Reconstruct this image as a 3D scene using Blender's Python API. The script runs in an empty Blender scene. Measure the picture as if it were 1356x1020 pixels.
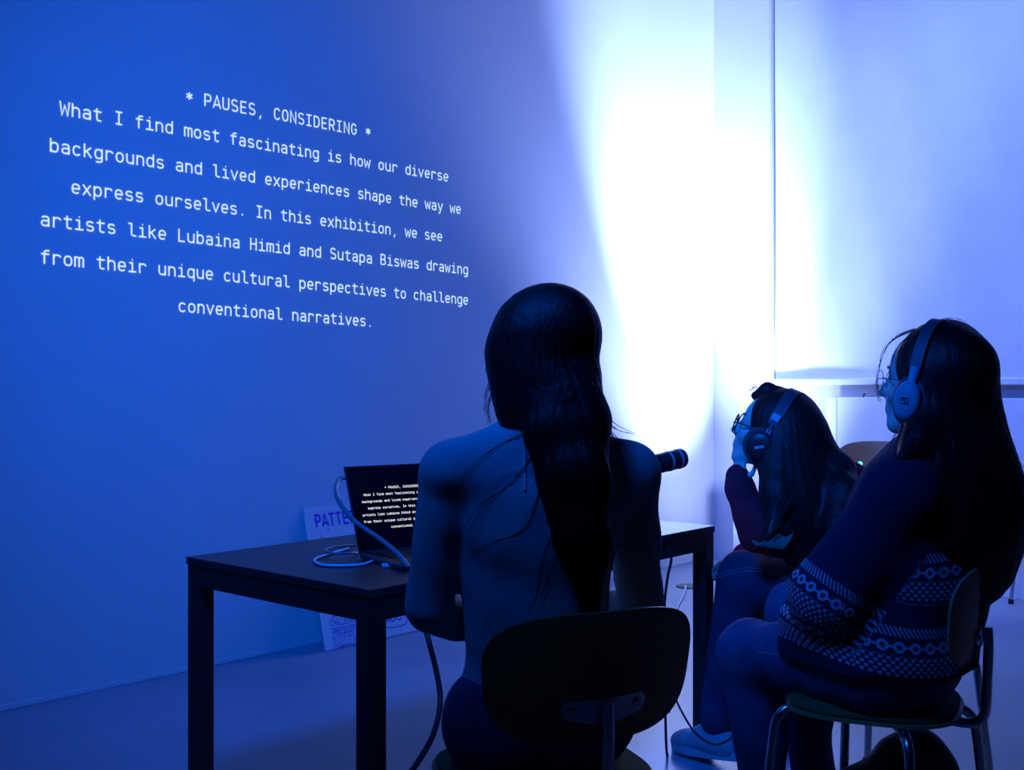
import bpy, bmesh, math, random
import numpy as np
from mathutils import Vector, Matrix
from mathutils.bvhtree import BVHTree

random.seed(7)
sc = bpy.context.scene
col = sc.collection
F = 1459.0            # focal length in pixels of the 1356 px wide frame
EYE = 1.2             # camera height

# ------------------------------------------------------------------ camera
cam_d = bpy.data.cameras.new('camera')
cam = bpy.data.objects.new('camera', cam_d)
col.objects.link(cam)
cam.location = (0, 0, EYE)
cam.rotation_euler = (math.pi/2, 0, 0)
cam_d.sensor_width = 36.0
cam_d.lens = F/1356*36.0
cam_d.clip_end = 60
sc.camera = cam

# ------------------------------------------------------------------ geometry of the room (left wall runs away to the right)
P0 = Vector((-1.88, 4.05, 0))
U = Vector((.672, .741, 0)).normalized()      # along the left wall, away from the camera
N = Vector((U.y, -U.x, 0))                    # out of the left wall, along the back wall
S_C = 4.888                                   # where the two walls meet
CORNER = P0 + U*S_C


def wall(s, z, off=0.0):
    return P0 + U*s + N*off + Vector((0, 0, z))


def back(t, z, off=0.0):
    return CORNER + N*t - U*off + Vector((0, 0, z))


def P(px, py, Y):
    return Vector(((px-678)/F*Y, Y, EYE + (510-py)/F*Y))


# ------------------------------------------------------------------ world, lamps, exposure
w = bpy.data.worlds.new('world')
sc.world = w
w.use_nodes = True
w.node_tree.nodes['Background'].inputs[0].default_value = (0.0, 0.05, 1.0, 1)
w.node_tree.nodes['Background'].inputs[1].default_value = 0.005


def lamp(name, kind, loc, color, energy, target=None, size=0.1, angle=60, blend=0.5):
    d = bpy.data.lights.new(name, kind)
    d.color = color
    d.energy = energy
    if kind == 'SPOT':
        d.spot_size = math.radians(angle)
        d.spot_blend = blend
        d.shadow_soft_size = size
    elif kind == 'AREA':
        d.size = size
    else:
        d.shadow_soft_size = size
    o = bpy.data.objects.new(name, d)
    col.objects.link(o)
    o.location = loc
    if target is not None:
        o.rotation_euler = (Vector(target)-Vector(loc)).to_track_quat('-Z', 'Y').to_euler()
    return o


# floor uplight in the corner, behind the seated visitors
lamp('corner_uplight', 'SPOT', wall(4.42, .10, .78), (.34, .48, 1.0), 5200, wall(4.36, 2.9, 0.0), .05, 46, .9)
lamp('corner_spill', 'SPOT', wall(4.42, .10, .78), (.34, .45, 1.0), 900, wall(4.15, 2.9, .1), .08, 86, 1.0)  # added wider spot at the same point, lifts the glow around the beam
lamp('corner_low_spill', 'SPOT', wall(4.20, .25, .95), (.40, .50, 1.0), 62, wall(4.72, .95, .0), .10, 105, 1.0)  # added unseen spot, brightens the foot of the corner
# added pale blue fill over the blind and panel, no fixture seen
lamp('ceiling_wash', 'SPOT', wall(2.3, 4.4, 1.9), (.14, .225, 1.0), 640, back(1.9, 2.0), .15, 74, 1.0)
# deep blue projector wash on the left wall, to the left of the visitors
lamp('projector_wash', 'SPOT', wall(-1.0, 2.6, 2.7), (.0003, .128, 1.0), 540, wall(3.5, .9), .30, 116, 1.0)

sc.view_settings.view_transform = 'Standard'
sc.view_settings.look = 'None'
sc.view_settings.exposure = 0.0
sc.view_settings.gamma = 1.0
sc.view_settings.use_curve_mapping = False
sc.cycles.use_denoising = True
sc.cycles.max_bounces = 8
sc.cycles.sample_clamp_indirect = 6.0


# ------------------------------------------------------------------ materials
def mat(name, color, rough=.6, metal=0.0, noise=0.0, nscale=8.0, bump=0.0, bscale=60.0, spec=.5, stretch=None, sheen=0.0):
    m = bpy.data.materials.new(name)
    m.use_nodes = True
    nt = m.node_tree
    b = nt.nodes['Principled BSDF']
    b.inputs['Base Color'].default_value = (*color, 1)
    b.inputs['Roughness'].default_value = rough
    b.inputs['Metallic'].default_value = metal
    b.inputs['Specular IOR Level'].default_value = spec
    if sheen:
        b.inputs['Sheen Weight'].default_value = sheen
    tc = nt.nodes.new('ShaderNodeTexCoord')
    mp = nt.nodes.new('ShaderNodeMapping')
    nt.links.new(tc.outputs['Object'], mp.inputs[0])
    if stretch:
        mp.inputs['Scale'].default_value = stretch
    if noise:
        n = nt.nodes.new('ShaderNodeTexNoise')
        n.inputs['Scale'].default_value = nscale
        n.inputs['Detail'].default_value = 6
        nt.links.new(mp.outputs[0], n.inputs['Vector'])
        r = nt.nodes.new('ShaderNodeValToRGB')
        r.color_ramp.elements[0].position = .3
        r.color_ramp.elements[1].position = .7
        r.color_ramp.elements[0].color = (*[c*(1-noise) for c in color], 1)
        r.color_ramp.elements[1].color = (*[min(1, c*(1+noise)) for c in color], 1)
        nt.links.new(n.outputs['Fac'], r.inputs[0])
        nt.links.new(r.outputs[0], b.inputs['Base Color'])
    if bump:
        n2 = nt.nodes.new('ShaderNodeTexNoise')
        n2.inputs['Scale'].default_value = bscale
        n2.inputs['Detail'].default_value = 3
        nt.links.new(mp.outputs[0], n2.inputs['Vector'])
        bp = nt.nodes.new('ShaderNodeBump')
        bp.inputs['Strength'].default_value = bump
        bp.inputs['Distance'].default_value = .01
        nt.links.new(n2.outputs['Fac'], bp.inputs['Height'])
        nt.links.new(bp.outputs[0], b.inputs['Normal'])
    return m


def glow(name, color, strength):
    m = bpy.data.materials.new(name)
    m.use_nodes = True
    b = m.node_tree.nodes['Principled BSDF']
    b.inputs['Base Color'].default_value = (0, 0, 0, 1)
    b.inputs['Specular IOR Level'].default_value = 0
    b.inputs['Emission Color'].default_value = (*color, 1)
    b.inputs['Emission Strength'].default_value = strength
    return m


def lens_mat():
    m = bpy.data.materials.new('lens_glass')
    m.use_nodes = True
    nt = m.node_tree
    out = nt.nodes['Material Output']
    nt.nodes.remove(nt.nodes['Principled BSDF'])
    t = nt.nodes.new('ShaderNodeBsdfTransparent')
    g = nt.nodes.new('ShaderNodeBsdfGlossy')
    g.inputs['Roughness'].default_value = .03
    mx = nt.nodes.new('ShaderNodeMixShader')
    mx.inputs[0].default_value = .07
    nt.links.new(t.outputs[0], mx.inputs[1])
    nt.links.new(g.outputs[0], mx.inputs[2])
    nt.links.new(mx.outputs[0], out.inputs[0])
    return m


def knit_mat(name, color, ribs=700.0, strength=.35, rough=.9):
    """Fine vertical rib knit: a wave across the garment, as bump and a little colour."""
    m = bpy.data.materials.new(name)
    m.use_nodes = True
    nt = m.node_tree
    b = nt.nodes['Principled BSDF']
    b.inputs['Roughness'].default_value = rough
    b.inputs['Specular IOR Level'].default_value = .2
    tc = nt.nodes.new('ShaderNodeTexCoord')
    wv = nt.nodes.new('ShaderNodeTexWave')
    wv.bands_direction = 'X'
    wv.inputs['Scale'].default_value = ribs/6.28
    wv.inputs['Distortion'].default_value = 1.5
    nt.links.new(tc.outputs['Object'], wv.inputs['Vector'])
    r = nt.nodes.new('ShaderNodeValToRGB')
    r.color_ramp.elements[0].color = (*[c*.8 for c in color], 1)
    r.color_ramp.elements[1].color = (*[min(1, c*1.15) for c in color], 1)
    nt.links.new(wv.outputs['Fac'], r.inputs[0])
    nt.links.new(r.outputs[0], b.inputs['Base Color'])
    bp = nt.nodes.new('ShaderNodeBump')
    bp.inputs['Strength'].default_value = strength
    bp.inputs['Distance'].default_value = .002
    nt.links.new(wv.outputs['Fac'], bp.inputs['Height'])
    nt.links.new(bp.outputs[0], b.inputs['Normal'])
    return m


def fair_isle_mat(name, base, light):
    """Navy knit with pattern bands read from two per-vertex measures: band_u (metres around) and band_v (metres above the hem)."""
    m = bpy.data.materials.new(name)
    m.use_nodes = True
    nt = m.node_tree
    b = nt.nodes['Principled BSDF']
    b.inputs['Roughness'].default_value = .95
    b.inputs['Specular IOR Level'].default_value = .15

    def attr(n):
        a = nt.nodes.new('ShaderNodeAttribute')
        a.attribute_name = n
        return a.outputs['Fac']

    def mth(op, a, c=None, d=None):
        n = nt.nodes.new('ShaderNodeMath')
        n.operation = op
        for i, v in enumerate((a, c, d)):
            if v is None:
                continue
            if isinstance(v, (int, float)):
                n.inputs[i].default_value = v
            else:
                nt.links.new(v, n.inputs[i])
        return n.outputs[0]
    u, v = attr('band_u'), attr('band_v')

    def inside(lo, hi):
        return mth('MULTIPLY', mth('GREATER_THAN', v, lo), mth('LESS_THAN', v, hi))
    # checks: small staggered stitches
    row = mth('FLOOR', mth('DIVIDE', v, .0085))
    uu = mth('ADD', mth('DIVIDE', u, .016), mth('MULTIPLY', mth('MODULO', row, 2), .5))
    dot = mth('MULTIPLY', mth('LESS_THAN', mth('FRACT', uu), .5),
              mth('LESS_THAN', mth('FRACT', mth('DIVIDE', v, .0085)), .78))
    checks = mth('MULTIPLY', dot, inside(.008, .052))
    # flower rings
    fu = mth('SUBTRACT', mth('FRACT', mth('DIVIDE', u, .033)), .5)
    fv = mth('DIVIDE', mth('SUBTRACT', v, .0705), .033)
    rad = mth('SQRT', mth('ADD', mth('MULTIPLY', fu, fu), mth('MULTIPLY', fv, fv)))
    ring = mth('MULTIPLY', mth('GREATER_THAN', rad, .17), mth('LESS_THAN', rad, .36))
    link = mth('MULTIPLY', mth('LESS_THAN', mth('ABSOLUTE', fv), .07), mth('GREATER_THAN', mth('ABSOLUTE', fu), .3))
    flowers = mth('MULTIPLY', mth('MAXIMUM', ring, link), inside(.056, .085))
    # slanted ticks
    tk = mth('LESS_THAN', mth('FRACT', mth('ADD', mth('DIVIDE', u, .0095), mth('DIVIDE', v, .016))), .42)
    ticks = mth('MULTIPLY', tk, inside(.092, .112))
    fac = mth('MAXIMUM', mth('MAXIMUM', checks, flowers), ticks)
    mx = nt.nodes.new('ShaderNodeMix')
    mx.data_type = 'RGBA'
    mx.inputs[6].default_value = (*base, 1)
    mx.inputs[7].default_value = (*light, 1)
    nt.links.new(fac, mx.inputs[0])
    nt.links.new(mx.outputs[2], b.inputs['Base Color'])
    tc = nt.nodes.new('ShaderNodeTexCoord')
    n2 = nt.nodes.new('ShaderNodeTexNoise')
    n2.inputs['Scale'].default_value = 160
    nt.links.new(tc.outputs['Object'], n2.inputs['Vector'])
    bp = nt.nodes.new('ShaderNodeBump')
    bp.inputs['Strength'].default_value = .5
    bp.inputs['Distance'].default_value = .004
    nt.links.new(n2.outputs['Fac'], bp.inputs['Height'])
    nt.links.new(bp.outputs[0], b.inputs['Normal'])
    return m


M = dict(
    wall=mat('white_plaster', (.62, .62, .64), .75, noise=.02, nscale=3, bump=.04, bscale=180, spec=.25),
    floor=mat('polished_concrete', (.26, .30, .36), .40, noise=.14, nscale=1.6, bump=.03, bscale=40),
    blind=mat('roller_blind_fabric', (.74, .75, .80), .8, noise=.03, nscale=5, bump=.05, bscale=240, spec=.2),
    white=mat('white_painted_board', (.74, .74, .77), .55, noise=.03, nscale=6),
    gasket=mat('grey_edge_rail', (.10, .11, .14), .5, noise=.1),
    black=mat('black_laminate', (.016, .017, .022), .42, noise=.25, nscale=14, bump=.02, bscale=120),
    blackleg=mat('black_lacquered_leg', (.012, .012, .014), .5, noise=.2, nscale=20),
    ply=mat('brown_plywood', (.60, .25, .09), .45, noise=.22, nscale=7, stretch=(3, 3, 30)),
    plyedge=mat('pale_plywood_edge', (.42, .27, .15), .5, noise=.2, nscale=50),
    green=mat('olive_seat_felt', (.10, .12, .035), .9, noise=.2, nscale=60, bump=.2, bscale=200),
    chrome=mat('satin_chrome', (.62, .63, .66), .22, 1.0, noise=.04, nscale=30),
    rubber=mat('black_rubber', (.012, .012, .012), .7, noise=.2, nscale=30),
    plastic=mat('black_plastic', (.02, .02, .024), .4, noise=.2, nscale=40),
    plasticgrey=mat('grey_soft_plastic', (.30, .34, .42), .5, noise=.05, nscale=30),
    leather=mat('dark_leatherette', (.05, .05, .07), .55, noise=.15, nscale=60, bump=.1, bscale=150),
    silver=mat('silver_print', (.55, .57, .62), .35, .4, noise=.05, nscale=40),
    aluminium=mat('dark_grey_aluminium', (.07, .072, .08), .38, .7, noise=.05, nscale=60),
    key=mat('black_keycaps', (.01, .01, .011), .55, noise=.2, nscale=90),
    screen=mat('dark_glossy_screen', (.002, .002, .005), .4, noise=.1, nscale=20, spec=.15),
    cable=mat('grey_cable_jacket', (.13, .14, .16), .5, noise=.08, nscale=40),
    cablew=mat('pale_cable_jacket', (.55, .57, .62), .45, noise=.05, nscale=40),
    cableb=mat('black_cable_jacket', (.012, .012, .014), .55, noise=.2, nscale=40),
    paper=mat('white_foam_board', (.62, .62, .66), .8, noise=.03, nscale=20),
    inkblue=mat('blue_marker_ink', (.03, .03, .52), .6, noise=.1, nscale=60),
    inkdark=mat('dark_marker_ink', (.02, .02, .10), .6, noise=.1, nscale=60),
    skin=mat('skin', (.64, .50, .43), .5, noise=.06, nscale=30, bump=.03, bscale=200),
    hair=mat('black_hair', (.006, .0045, .005), .5, noise=.35, nscale=40, stretch=(4, 4, .4), spec=.25, bump=.25, bscale=50),
    hairbrown=mat('dark_brown_hair', (.016, .010, .009), .5, noise=.35, nscale=40, stretch=(4, 4, .4), spec=.25, bump=.25, bscale=50),
    hairtip=mat('bleached_hair_tips', (.16, .14, .10), .5, noise=.3, nscale=50, stretch=(4, 4, .6)),
    greyknit=knit_mat('grey_rib_knit', (.36, .42, .46)),
    redknit=knit_mat('red_rib_knit', (.85, .018, .040), 800, .5),
    isle=fair_isle_mat('navy_fair_isle_knit', (.022, .022, .055), (.42, .46, .55)),
    denim=mat('blue_denim', (.060, .085, .17), .85, noise=.28, nscale=14, bump=.15, bscale=260, spec=.2),
    denimdark=mat('dark_denim', (.022, .028, .065), .85, noise=.28, nscale=14, bump=.15, bscale=260, spec=.2),
    stitch=mat('pale_seam_thread', (.30, .29, .27), .8, noise=.1, nscale=80),
    zip=mat('pale_zip_tape', (.50, .52, .56), .5, noise=.15, nscale=120),
    shoe=mat('pale_sneaker_canvas', (.26, .28, .31), .75, noise=.1, nscale=50, bump=.1, bscale=200),
    shoedark=mat('black_shoe_leather', (.02, .02, .022), .5, noise=.2, nscale=40),
    sole=mat('white_rubber_sole', (.36, .36, .37), .6, noise=.05, nscale=40),
    bag=mat('black_nylon', (.014, .014, .018), .6, noise=.2, nscale=30, bump=.2, bscale=90),
    eyewhite=mat('eye_white', (.6, .6, .6), .2, noise=.03, nscale=90),
    iris=mat('dark_iris', (.02, .012, .01), .15, noise=.2, nscale=200),
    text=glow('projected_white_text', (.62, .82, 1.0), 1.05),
    stext=glow('lit_screen_text', (.95, .93, 1.0), 1.15),
    led=glow('cyan_indicator', (.15, .75, 1.0), 1.6),
    lens=lens_mat(),
)


# ------------------------------------------------------------------ scene helpers
def link(name, me, parent=None, m=None, smooth=False):
    o = bpy.data.objects.new(name, me)
    col.objects.link(o)
    if m is not None:
        me.materials.append(m if not isinstance(m, str) else M[m])
    if smooth:
        me.polygons.foreach_set('use_smooth', [True]*len(me.polygons))
    if parent is not None:
        o.parent = parent
        o.matrix_parent_inverse = Matrix.Translation(parent.location).inverted() if parent.get('_w') else Matrix()
    return o


def tag(o, label, cat, group=None, kind=None):
    o['label'] = label
    o['category'] = cat
    if group:
        o['group'] = group
    if kind:
        o['kind'] = kind
    return o


def empty(name, loc=(0, 0, 0), rz=0.0, world_children=False):
    """An Empty at a thing's base; with world_children its parts are modelled in world coordinates."""
    o = bpy.data.objects.new(name, None)
    col.objects.link(o)
    o.empty_display_size = .1
    o.location = loc
    o.rotation_euler = (0, 0, rz)
    if world_children:
        o['_w'] = 1
    return o


class MB:
    """Collects boxes, tubes, discs into one mesh."""
    def __init__(self):
        self.v = []
        self.f = []
        self.mi = []

    def add(self, v, f, mi=0):
        o = len(self.v)
        self.v += [tuple(p) for p in v]
        self.f += [tuple(i+o for i in q) for q in f]
        self.mi += [mi]*len(f)
        return self

    def prism(self, bottom, top):
        n = len(bottom)
        f = [tuple(reversed(range(n))), tuple(range(n, 2*n))]
        f += [(i, (i+1) % n, (i+1) % n+n, i+n) for i in range(n)]
        return self.add(list(bottom)+list(top), f)

    def box(self, o, a, b, c, bev=0.0):
        """Parallelepiped from corner o with edge vectors a, b, c (right-handed), long edges slightly bevelled."""
        o, a, b, c = map(Vector, (o, a, b, c))
        if bev <= 0:
            ring = [o, o+a, o+a+b, o+b]
            return self.prism(ring, [p+c for p in ring])
        an, bn, cn = a.normalized()*bev, b.normalized()*bev, c.normalized()*bev

        def ring(inset, h):
            A, B = an*inset, bn*inset
            full = [o+an, o+a-an, o+a+bn, o+a+b-bn, o+a+b-an, o+b+an, o+b-bn, o+bn]
            ins = [o+an+bn, o+a-an+bn, o+a-an+bn, o+a+b-an-bn, o+a+b-an-bn, o+b+an-bn, o+b+an-bn, o+an+bn]
            return [(p*(1-inset)+q*inset)+h for p, q in zip(full, ins)]
        r = [ring(.999, Vector()), ring(0, cn), ring(0, c-cn), ring(.999, c)]
        v = sum(r, [])
        f = [tuple(reversed(range(8))), tuple(range(24, 32))]
        for k in range(3):
            f += [(8*k+i, 8*k+(i+1) % 8, 8*k+8+(i+1) % 8, 8*k+8+i) for i in range(8)]
        return self.add(v, f)

    def tube(self, pts, r, seg=10, cap=True):
        pts = [Vector(p) for p in pts]
        n = len(pts)
        rs = r if isinstance(r, (list, tuple)) else [r]*n
        up = None
        rings = []
        for i, p in enumerate(pts):
            t = (pts[min(i+1, n-1)]-pts[max(i-1, 0)]).normalized()
            if up is None:
                up = t.orthogonal().normalized()
            up = (up - t*up.dot(t))
            up = up.normalized() if up.length > 1e-6 else t.orthogonal().normalized()
            sd = t.cross(up)
            rings += [p + (up*math.cos(a)+sd*math.sin(a))*rs[i] for a in [2*math.pi*k/seg for k in range(seg)]]
        f = []
        for i in range(n-1):
            f += [(i*seg+k, i*seg+(k+1) % seg, (i+1)*seg+(k+1) % seg, (i+1)*seg+k) for k in range(seg)]
        if cap:
            f += [tuple(reversed(range(seg))), tuple(range((n-1)*seg, n*seg))]
        return self.add(rings, f)

    def ring(self, c, nrm, R, r, seg=28, ts=8, sx=1.0, up=None):
        c, nrm = Vector(c), Vector(nrm).normalized()
        up = Vector(up) if up is not None else nrm.orthogonal()
        up = (up-nrm*up.dot(nrm)).normalized()
        sd = nrm.cross(up)
        v, f = [], []
        for i in range(seg):
            a = 2*math.pi*i/seg
            d = sd*math.cos(a)*sx+up*math.sin(a)
            for k in range(ts):
                b = 2*math.pi*k/ts
                v.append(c+d*R+(d.normalized()*math.cos(b)+nrm*math.sin(b))*r)
        for i in range(seg):
            for k in range(ts):
                f.append((i*ts+k, ((i+1) % seg)*ts+k, ((i+1) % seg)*ts+(k+1) % ts, i*ts+(k+1) % ts))
        return self.add(v, f)

    def lathe(self, c, axis, prof, seg=24, sx=1.0, up=None):
        """Solid of revolution: prof is a list of (distance along axis, radius)."""
        c, ax = Vector(c), Vector(axis).normalized()
        up = Vector(up) if up is not None else ax.orthogonal()
        up = (up-ax*up.dot(ax)).normalized()
        sd = ax.cross(up)
        v, f = [], []
        for h, r in prof:
            v += [c+ax*h+(sd*math.cos(a)*sx+up*math.sin(a))*r for a in [2*math.pi*k/seg for k in range(seg)]]
        for i in range(len(prof)-1):
            f += [(i*seg+k, i*seg+(k+1) % seg, (i+1)*seg+(k+1) % seg, (i+1)*seg+k) for k in range(seg)]
        f += [tuple(reversed(range(seg))), tuple(range((len(prof)-1)*seg, len(prof)*seg))]
        return self.add(v, f)

    def build(self, name, m, parent=None, smooth=False, mats=None):
        me = bpy.data.meshes.new(name)
        me.from_pydata(self.v, [], self.f)
        bm = bmesh.new()
        bm.from_mesh(me)
        bmesh.ops.recalc_face_normals(bm, faces=bm.faces)
        bm.to_mesh(me)
        bm.free()
        o = link(name, me, parent, m, False)
        for extra in mats or ():
            me.materials.append(M[extra])
        if any(self.mi):
            me.polygons.foreach_set('material_index', self.mi)
        if smooth:
            me.polygons.foreach_set('use_smooth', [True]*len(me.polygons))
            try:
                me.set_sharp_from_angle(angle=math.radians(50))
            except Exception:
                pass
        me.update()
        return o


def fillet(pts, r, n=6):
    pts = [Vector(p) for p in pts]
    out = [pts[0]]
    for i in range(1, len(pts)-1):
        a, b, c = pts[i-1], pts[i], pts[i+1]
        d1, d2 = (a-b), (c-b)
        q = min(r, d1.length*.48, d2.length*.48)
        s, e = b+d1.normalized()*q, b+d2.normalized()*q
        for k in range(n+1):
            t = k/n
            out.append(s*(1-t)**2+b*2*t*(1-t)+e*t*t)
    out.append(pts[-1])
    return out


def spline(pts, n=8):
    p = [Vector(q) for q in pts]
    p = [p[0]*2-p[1]]+p+[p[-1]*2-p[-2]]
    out = []
    for i in range(1, len(p)-2):
        for k in range(n):
            t = k/n
            a, b, c, d = p[i-1], p[i], p[i+1], p[i+2]
            out.append(.5*((2*b)+(c-a)*t+(2*a-5*b+4*c-d)*t*t+(3*b-a-3*c+d)*t**3))
    out.append(p[-2])
    return out


# ------------------------------------------------------------------ monoline lettering (600 wide cells, like the projected face)
def _arc(cx, cy, rx, ry, a0, a1, n=None, e=.82):
    n = n or max(4, int(abs(a1-a0)/18))
    o = []
    for k in range(n+1):
        a = math.radians(a0+(a1-a0)*k/n)
        c, s = math.cos(a), math.sin(a)
        o.append((cx+rx*math.copysign(abs(c)**e, c), cy+ry*math.copysign(abs(s)**e, s)))
    return o


def glyphs():
    G = {}
    bowl = _arc(300, 275, 190, 235, 0, 360, 24)
    A = _arc
    G['a'] = [A(300, 370, 175, 140, 160, 0)+[(475, 0)], [(475, 300), (290, 300)]+A(280, 170, 165, 130, 90, 270)[1:]+A(300, 210, 175, 170, 270, 350)[1:]]
    G['b'] = [[(110, 720), (110, 0)], bowl]
    G['c'] = [A(305, 275, 190, 235, 35, 325)]
    G['d'] = [[(490, 720), (490, 0)], bowl]
    G['e'] = [[(112, 275), (488, 275)]+A(300, 275, 190, 235, 0, 318)]
    G['f'] = [[(80, 510), (500, 510)], [(255, 0), (255, 560)]+A(415, 570, 160, 120, 180, 90)[1:]+[(510, 690)]]
    G['g'] = [bowl, [(490, 550), (490, -40)]+A(310, -40, 180, 110, 0, -90)[1:]+[(150, -150)]]
    G['h'] = [[(115, 720), (115, 0)], A(300, 320, 185, 190, 180, 0)+[(485, 0)]]
    G['i'] = [[(120, 510), (310, 510), (310, 40)], [(80, 40), (530, 40)], [(290, 690), (330, 690)]]
    G['k'] = [[(120, 720), (120, 0)], [(480, 540), (130, 260)], [(240, 340), (500, 0)]]
    G['l'] = [[(70, 690), (260, 690), (260, 160)]+A(390, 160, 130, 120, 180, 270)[1:]+[(530, 40)]]
    G['m'] = [[(75, 550), (75, 0)], A(190, 400, 112, 110, 180, 0)+[(302, 0)], A(415, 400, 112, 110, 180, 0)+[(527, 0)]]
    G['n'] = [[(115, 550), (115, 0)], A(300, 320, 185, 190, 180, 0)+[(485, 0)]]
    G['o'] = [bowl]
    G['p'] = [[(110, 550), (110, -180)], bowl]
    G['q'] = [[(490, 550), (490, -180)], bowl]
    G['r'] = [[(140, 550), (140, 0)], A(325, 330, 185, 180, 180, 20)]
    G['s'] = [A(300, 395, 170, 115, 20, 90)+A(300, 395, 170, 115, 90, 250)[1:]+A(300, 160, 180, 120, 70, -160)]
    G['t'] = [[(70, 510), (510, 510)], [(250, 680), (250, 150)]+A(380, 150, 130, 110, 180, 270)[1:]+[(500, 40)]]
    G['u'] = [[(115, 550), (115, 230)]+A(300, 230, 185, 190, 180, 360)[1:], [(485, 550), (485, 0)]]
    G['v'] = [[(80, 550), (300, 20), (520, 550)]]
    G['w'] = [[(50, 550), (165, 20), (300, 420), (435, 20), (550, 550)]]
    G['x'] = [[(90, 550), (510, 0)], [(510, 550), (90, 0)]]
    G['y'] = [[(85, 550), (310, 20)], [(520, 550), (250, -130), (130, -150)]]
    G['A'] = [[(60, 0), (300, 715), (540, 0)], [(140, 200), (460, 200)]]
    G['B'] = [[(110, 40), (110, 690), (290, 690)]+A(290, 530, 170, 160, 90, -90)[1:]+[(110, 370)], [(290, 370)]+A(310, 205, 180, 165, 90, -90)+[(110, 40)]]
    G['C'] = [A(305, 365, 190, 325, 32, 328)]
    G['D'] = [[(110, 40), (110, 690), (260, 690)]+A(260, 365, 230, 325, 90, -90)[1:]+[(110, 40)]]
    G['E'] = [[(500, 690), (130, 690), (130, 40), (500, 40)], [(130, 375), (460, 375)]]
    G['F'] = [[(510, 690), (130, 690), (130, 0)], [(130, 360), (470, 360)]]
    G['G'] = [A(300, 365, 190, 325, 30, 360)+[(330, 340)]]
    G['H'] = [[(110, 730), (110, 0)], [(490, 730), (490, 0)], [(110, 375), (490, 375)]]
    G['I'] = [[(110, 690), (490, 690)], [(300, 690), (300, 40)], [(110, 40), (490, 40)]]
    G['L'] = [[(140, 730), (140, 40), (510, 40)]]
    G['M'] = [[(90, 0), (90, 720), (300, 330), (510, 720), (510, 0)]]
    G['N'] = [[(110, 0), (110, 720), (490, 10), (490, 730)]]
    G['O'] = [A(300, 365, 190, 325, 0, 360, 28)]
    G['P'] = [[(110, 0), (110, 690), (300, 690)]+A(300, 500, 190, 190, 90, -90)[1:]+[(110, 310)]]
    G['R'] = [[(110, 0), (110, 690), (300, 690)]+A(300, 510, 185, 180, 90, -90)[1:]+[(110, 330)], [(310, 330), (500, 0)]]
    G['S'] = [A(300, 530, 180, 160, 25, 250)+A(300, 205, 190, 165, 70, -155)]
    G['T'] = [[(60, 690), (540, 690)], [(300, 690), (300, 0)]]
    G['U'] = [[(110, 730), (110, 230)]+A(300, 230, 190, 190, 180, 360)[1:]+[(490, 730)]]
    G['W'] = [[(50, 730), (150, 10), (300, 520), (450, 10), (550, 730)]]
    G['*'] = [[(300, 610), (300, 400), (300, 190)], [(112, 508), (300, 400), (488, 292)], [(112, 292), (300, 400), (488, 508)]]
    G[','] = [[(320, 80), (300, 20), (235, -150)]]
    G['.'] = [[(262, 50), (338, 50)]]
    return G


GLYPH = glyphs()


def write(mb, text, pos, pitch, stroke=76, tall=1.0):
    """Flat ribbon strokes; pos(x, y) maps metres along and above the line's baseline to a point."""
    k = pitch/600.0
    hw = stroke/2
    for i, ch in enumerate(text):
        for st in GLYPH.get(ch, ()):
            q = [Vector(p) for p in st]
            q = [q[0]]+[b for a, b in zip(q, q[1:]) if (b-a).length > 1]
            closed = (q[0]-q[-1]).length < 2 and len(q) > 4
            h = hw*1.35 if ch == '.' or (ch == 'i' and st[0][1] > 600) else hw
            L, R = [], []
            n = len(q)
            for j in range(n):
                if closed:
                    pa, pb = q[(j-1) % (n-1)], q[(j+1) % (n-1)]
                else:
                    pa, pb = q[max(j-1, 0)], q[min(j+1, n-1)]
                d1 = (q[j]-pa).normalized() if (q[j]-pa).length > 0 else (pb-q[j]).normalized()
                d2 = (pb-q[j]).normalized() if (pb-q[j]).length > 0 else d1
                n1, n2 = Vector((-d1.y, d1.x)), Vector((-d2.y, d2.x))
                mm = n1+n2
                mm = mm.normalized() if mm.length > .2 else n1
                s = h/max(.45, mm.dot(n1))
                L.append(q[j]+mm*s)
                R.append(q[j]-mm*s)
            v = [pos((i*600+p.x)*k, p.y*k*tall) for a in zip(L, R) for p in a]
            mb.add(v, [(2*j, 2*j+1, 2*j+3, 2*j+2) for j in range(n-1)])


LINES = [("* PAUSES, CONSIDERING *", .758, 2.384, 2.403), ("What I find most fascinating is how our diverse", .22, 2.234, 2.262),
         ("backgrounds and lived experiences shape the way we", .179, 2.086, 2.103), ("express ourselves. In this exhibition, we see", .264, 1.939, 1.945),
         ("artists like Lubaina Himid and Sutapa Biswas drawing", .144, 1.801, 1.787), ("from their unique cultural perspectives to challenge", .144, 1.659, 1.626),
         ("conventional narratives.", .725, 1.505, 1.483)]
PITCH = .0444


# ------------------------------------------------------------------ the setting
def struct(o):
    o['kind'] = 'structure'
    return o


mb = MB()
mb.box(P0 - U*5 - N*.15, U*(S_C+5.15), Vector((0, 0, 4.6)), N*.15)
o = struct(mb.build('wall_left', 'wall'))
mb = MB()
mb.box(CORNER, U*.15, N*7.5, Vector((0, 0, 4.6)))
struct(mb.build('wall_back', 'wall'))
mb = MB()
fl = [P0 - U*5, CORNER, CORNER+N*7.5, P0 - U*5 + N*7.5]
mb.prism([p-Vector((0, 0, .1)) for p in fl], fl)
struct(mb.build('floor', 'floor'))
mb = MB()
mb.box(wall(-5, 0, 0), U*(S_C+5), N*.006, Vector((0, 0, .022)), .002)
struct(mb.build('baseboard_left', 'wall'))
mb = MB()
mb.box(back(.62, 0, 0), -U*.006, N*6.0, Vector((0, 0, .02)), .002)
struct(mb.build('baseboard_back', 'wall'))

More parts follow.
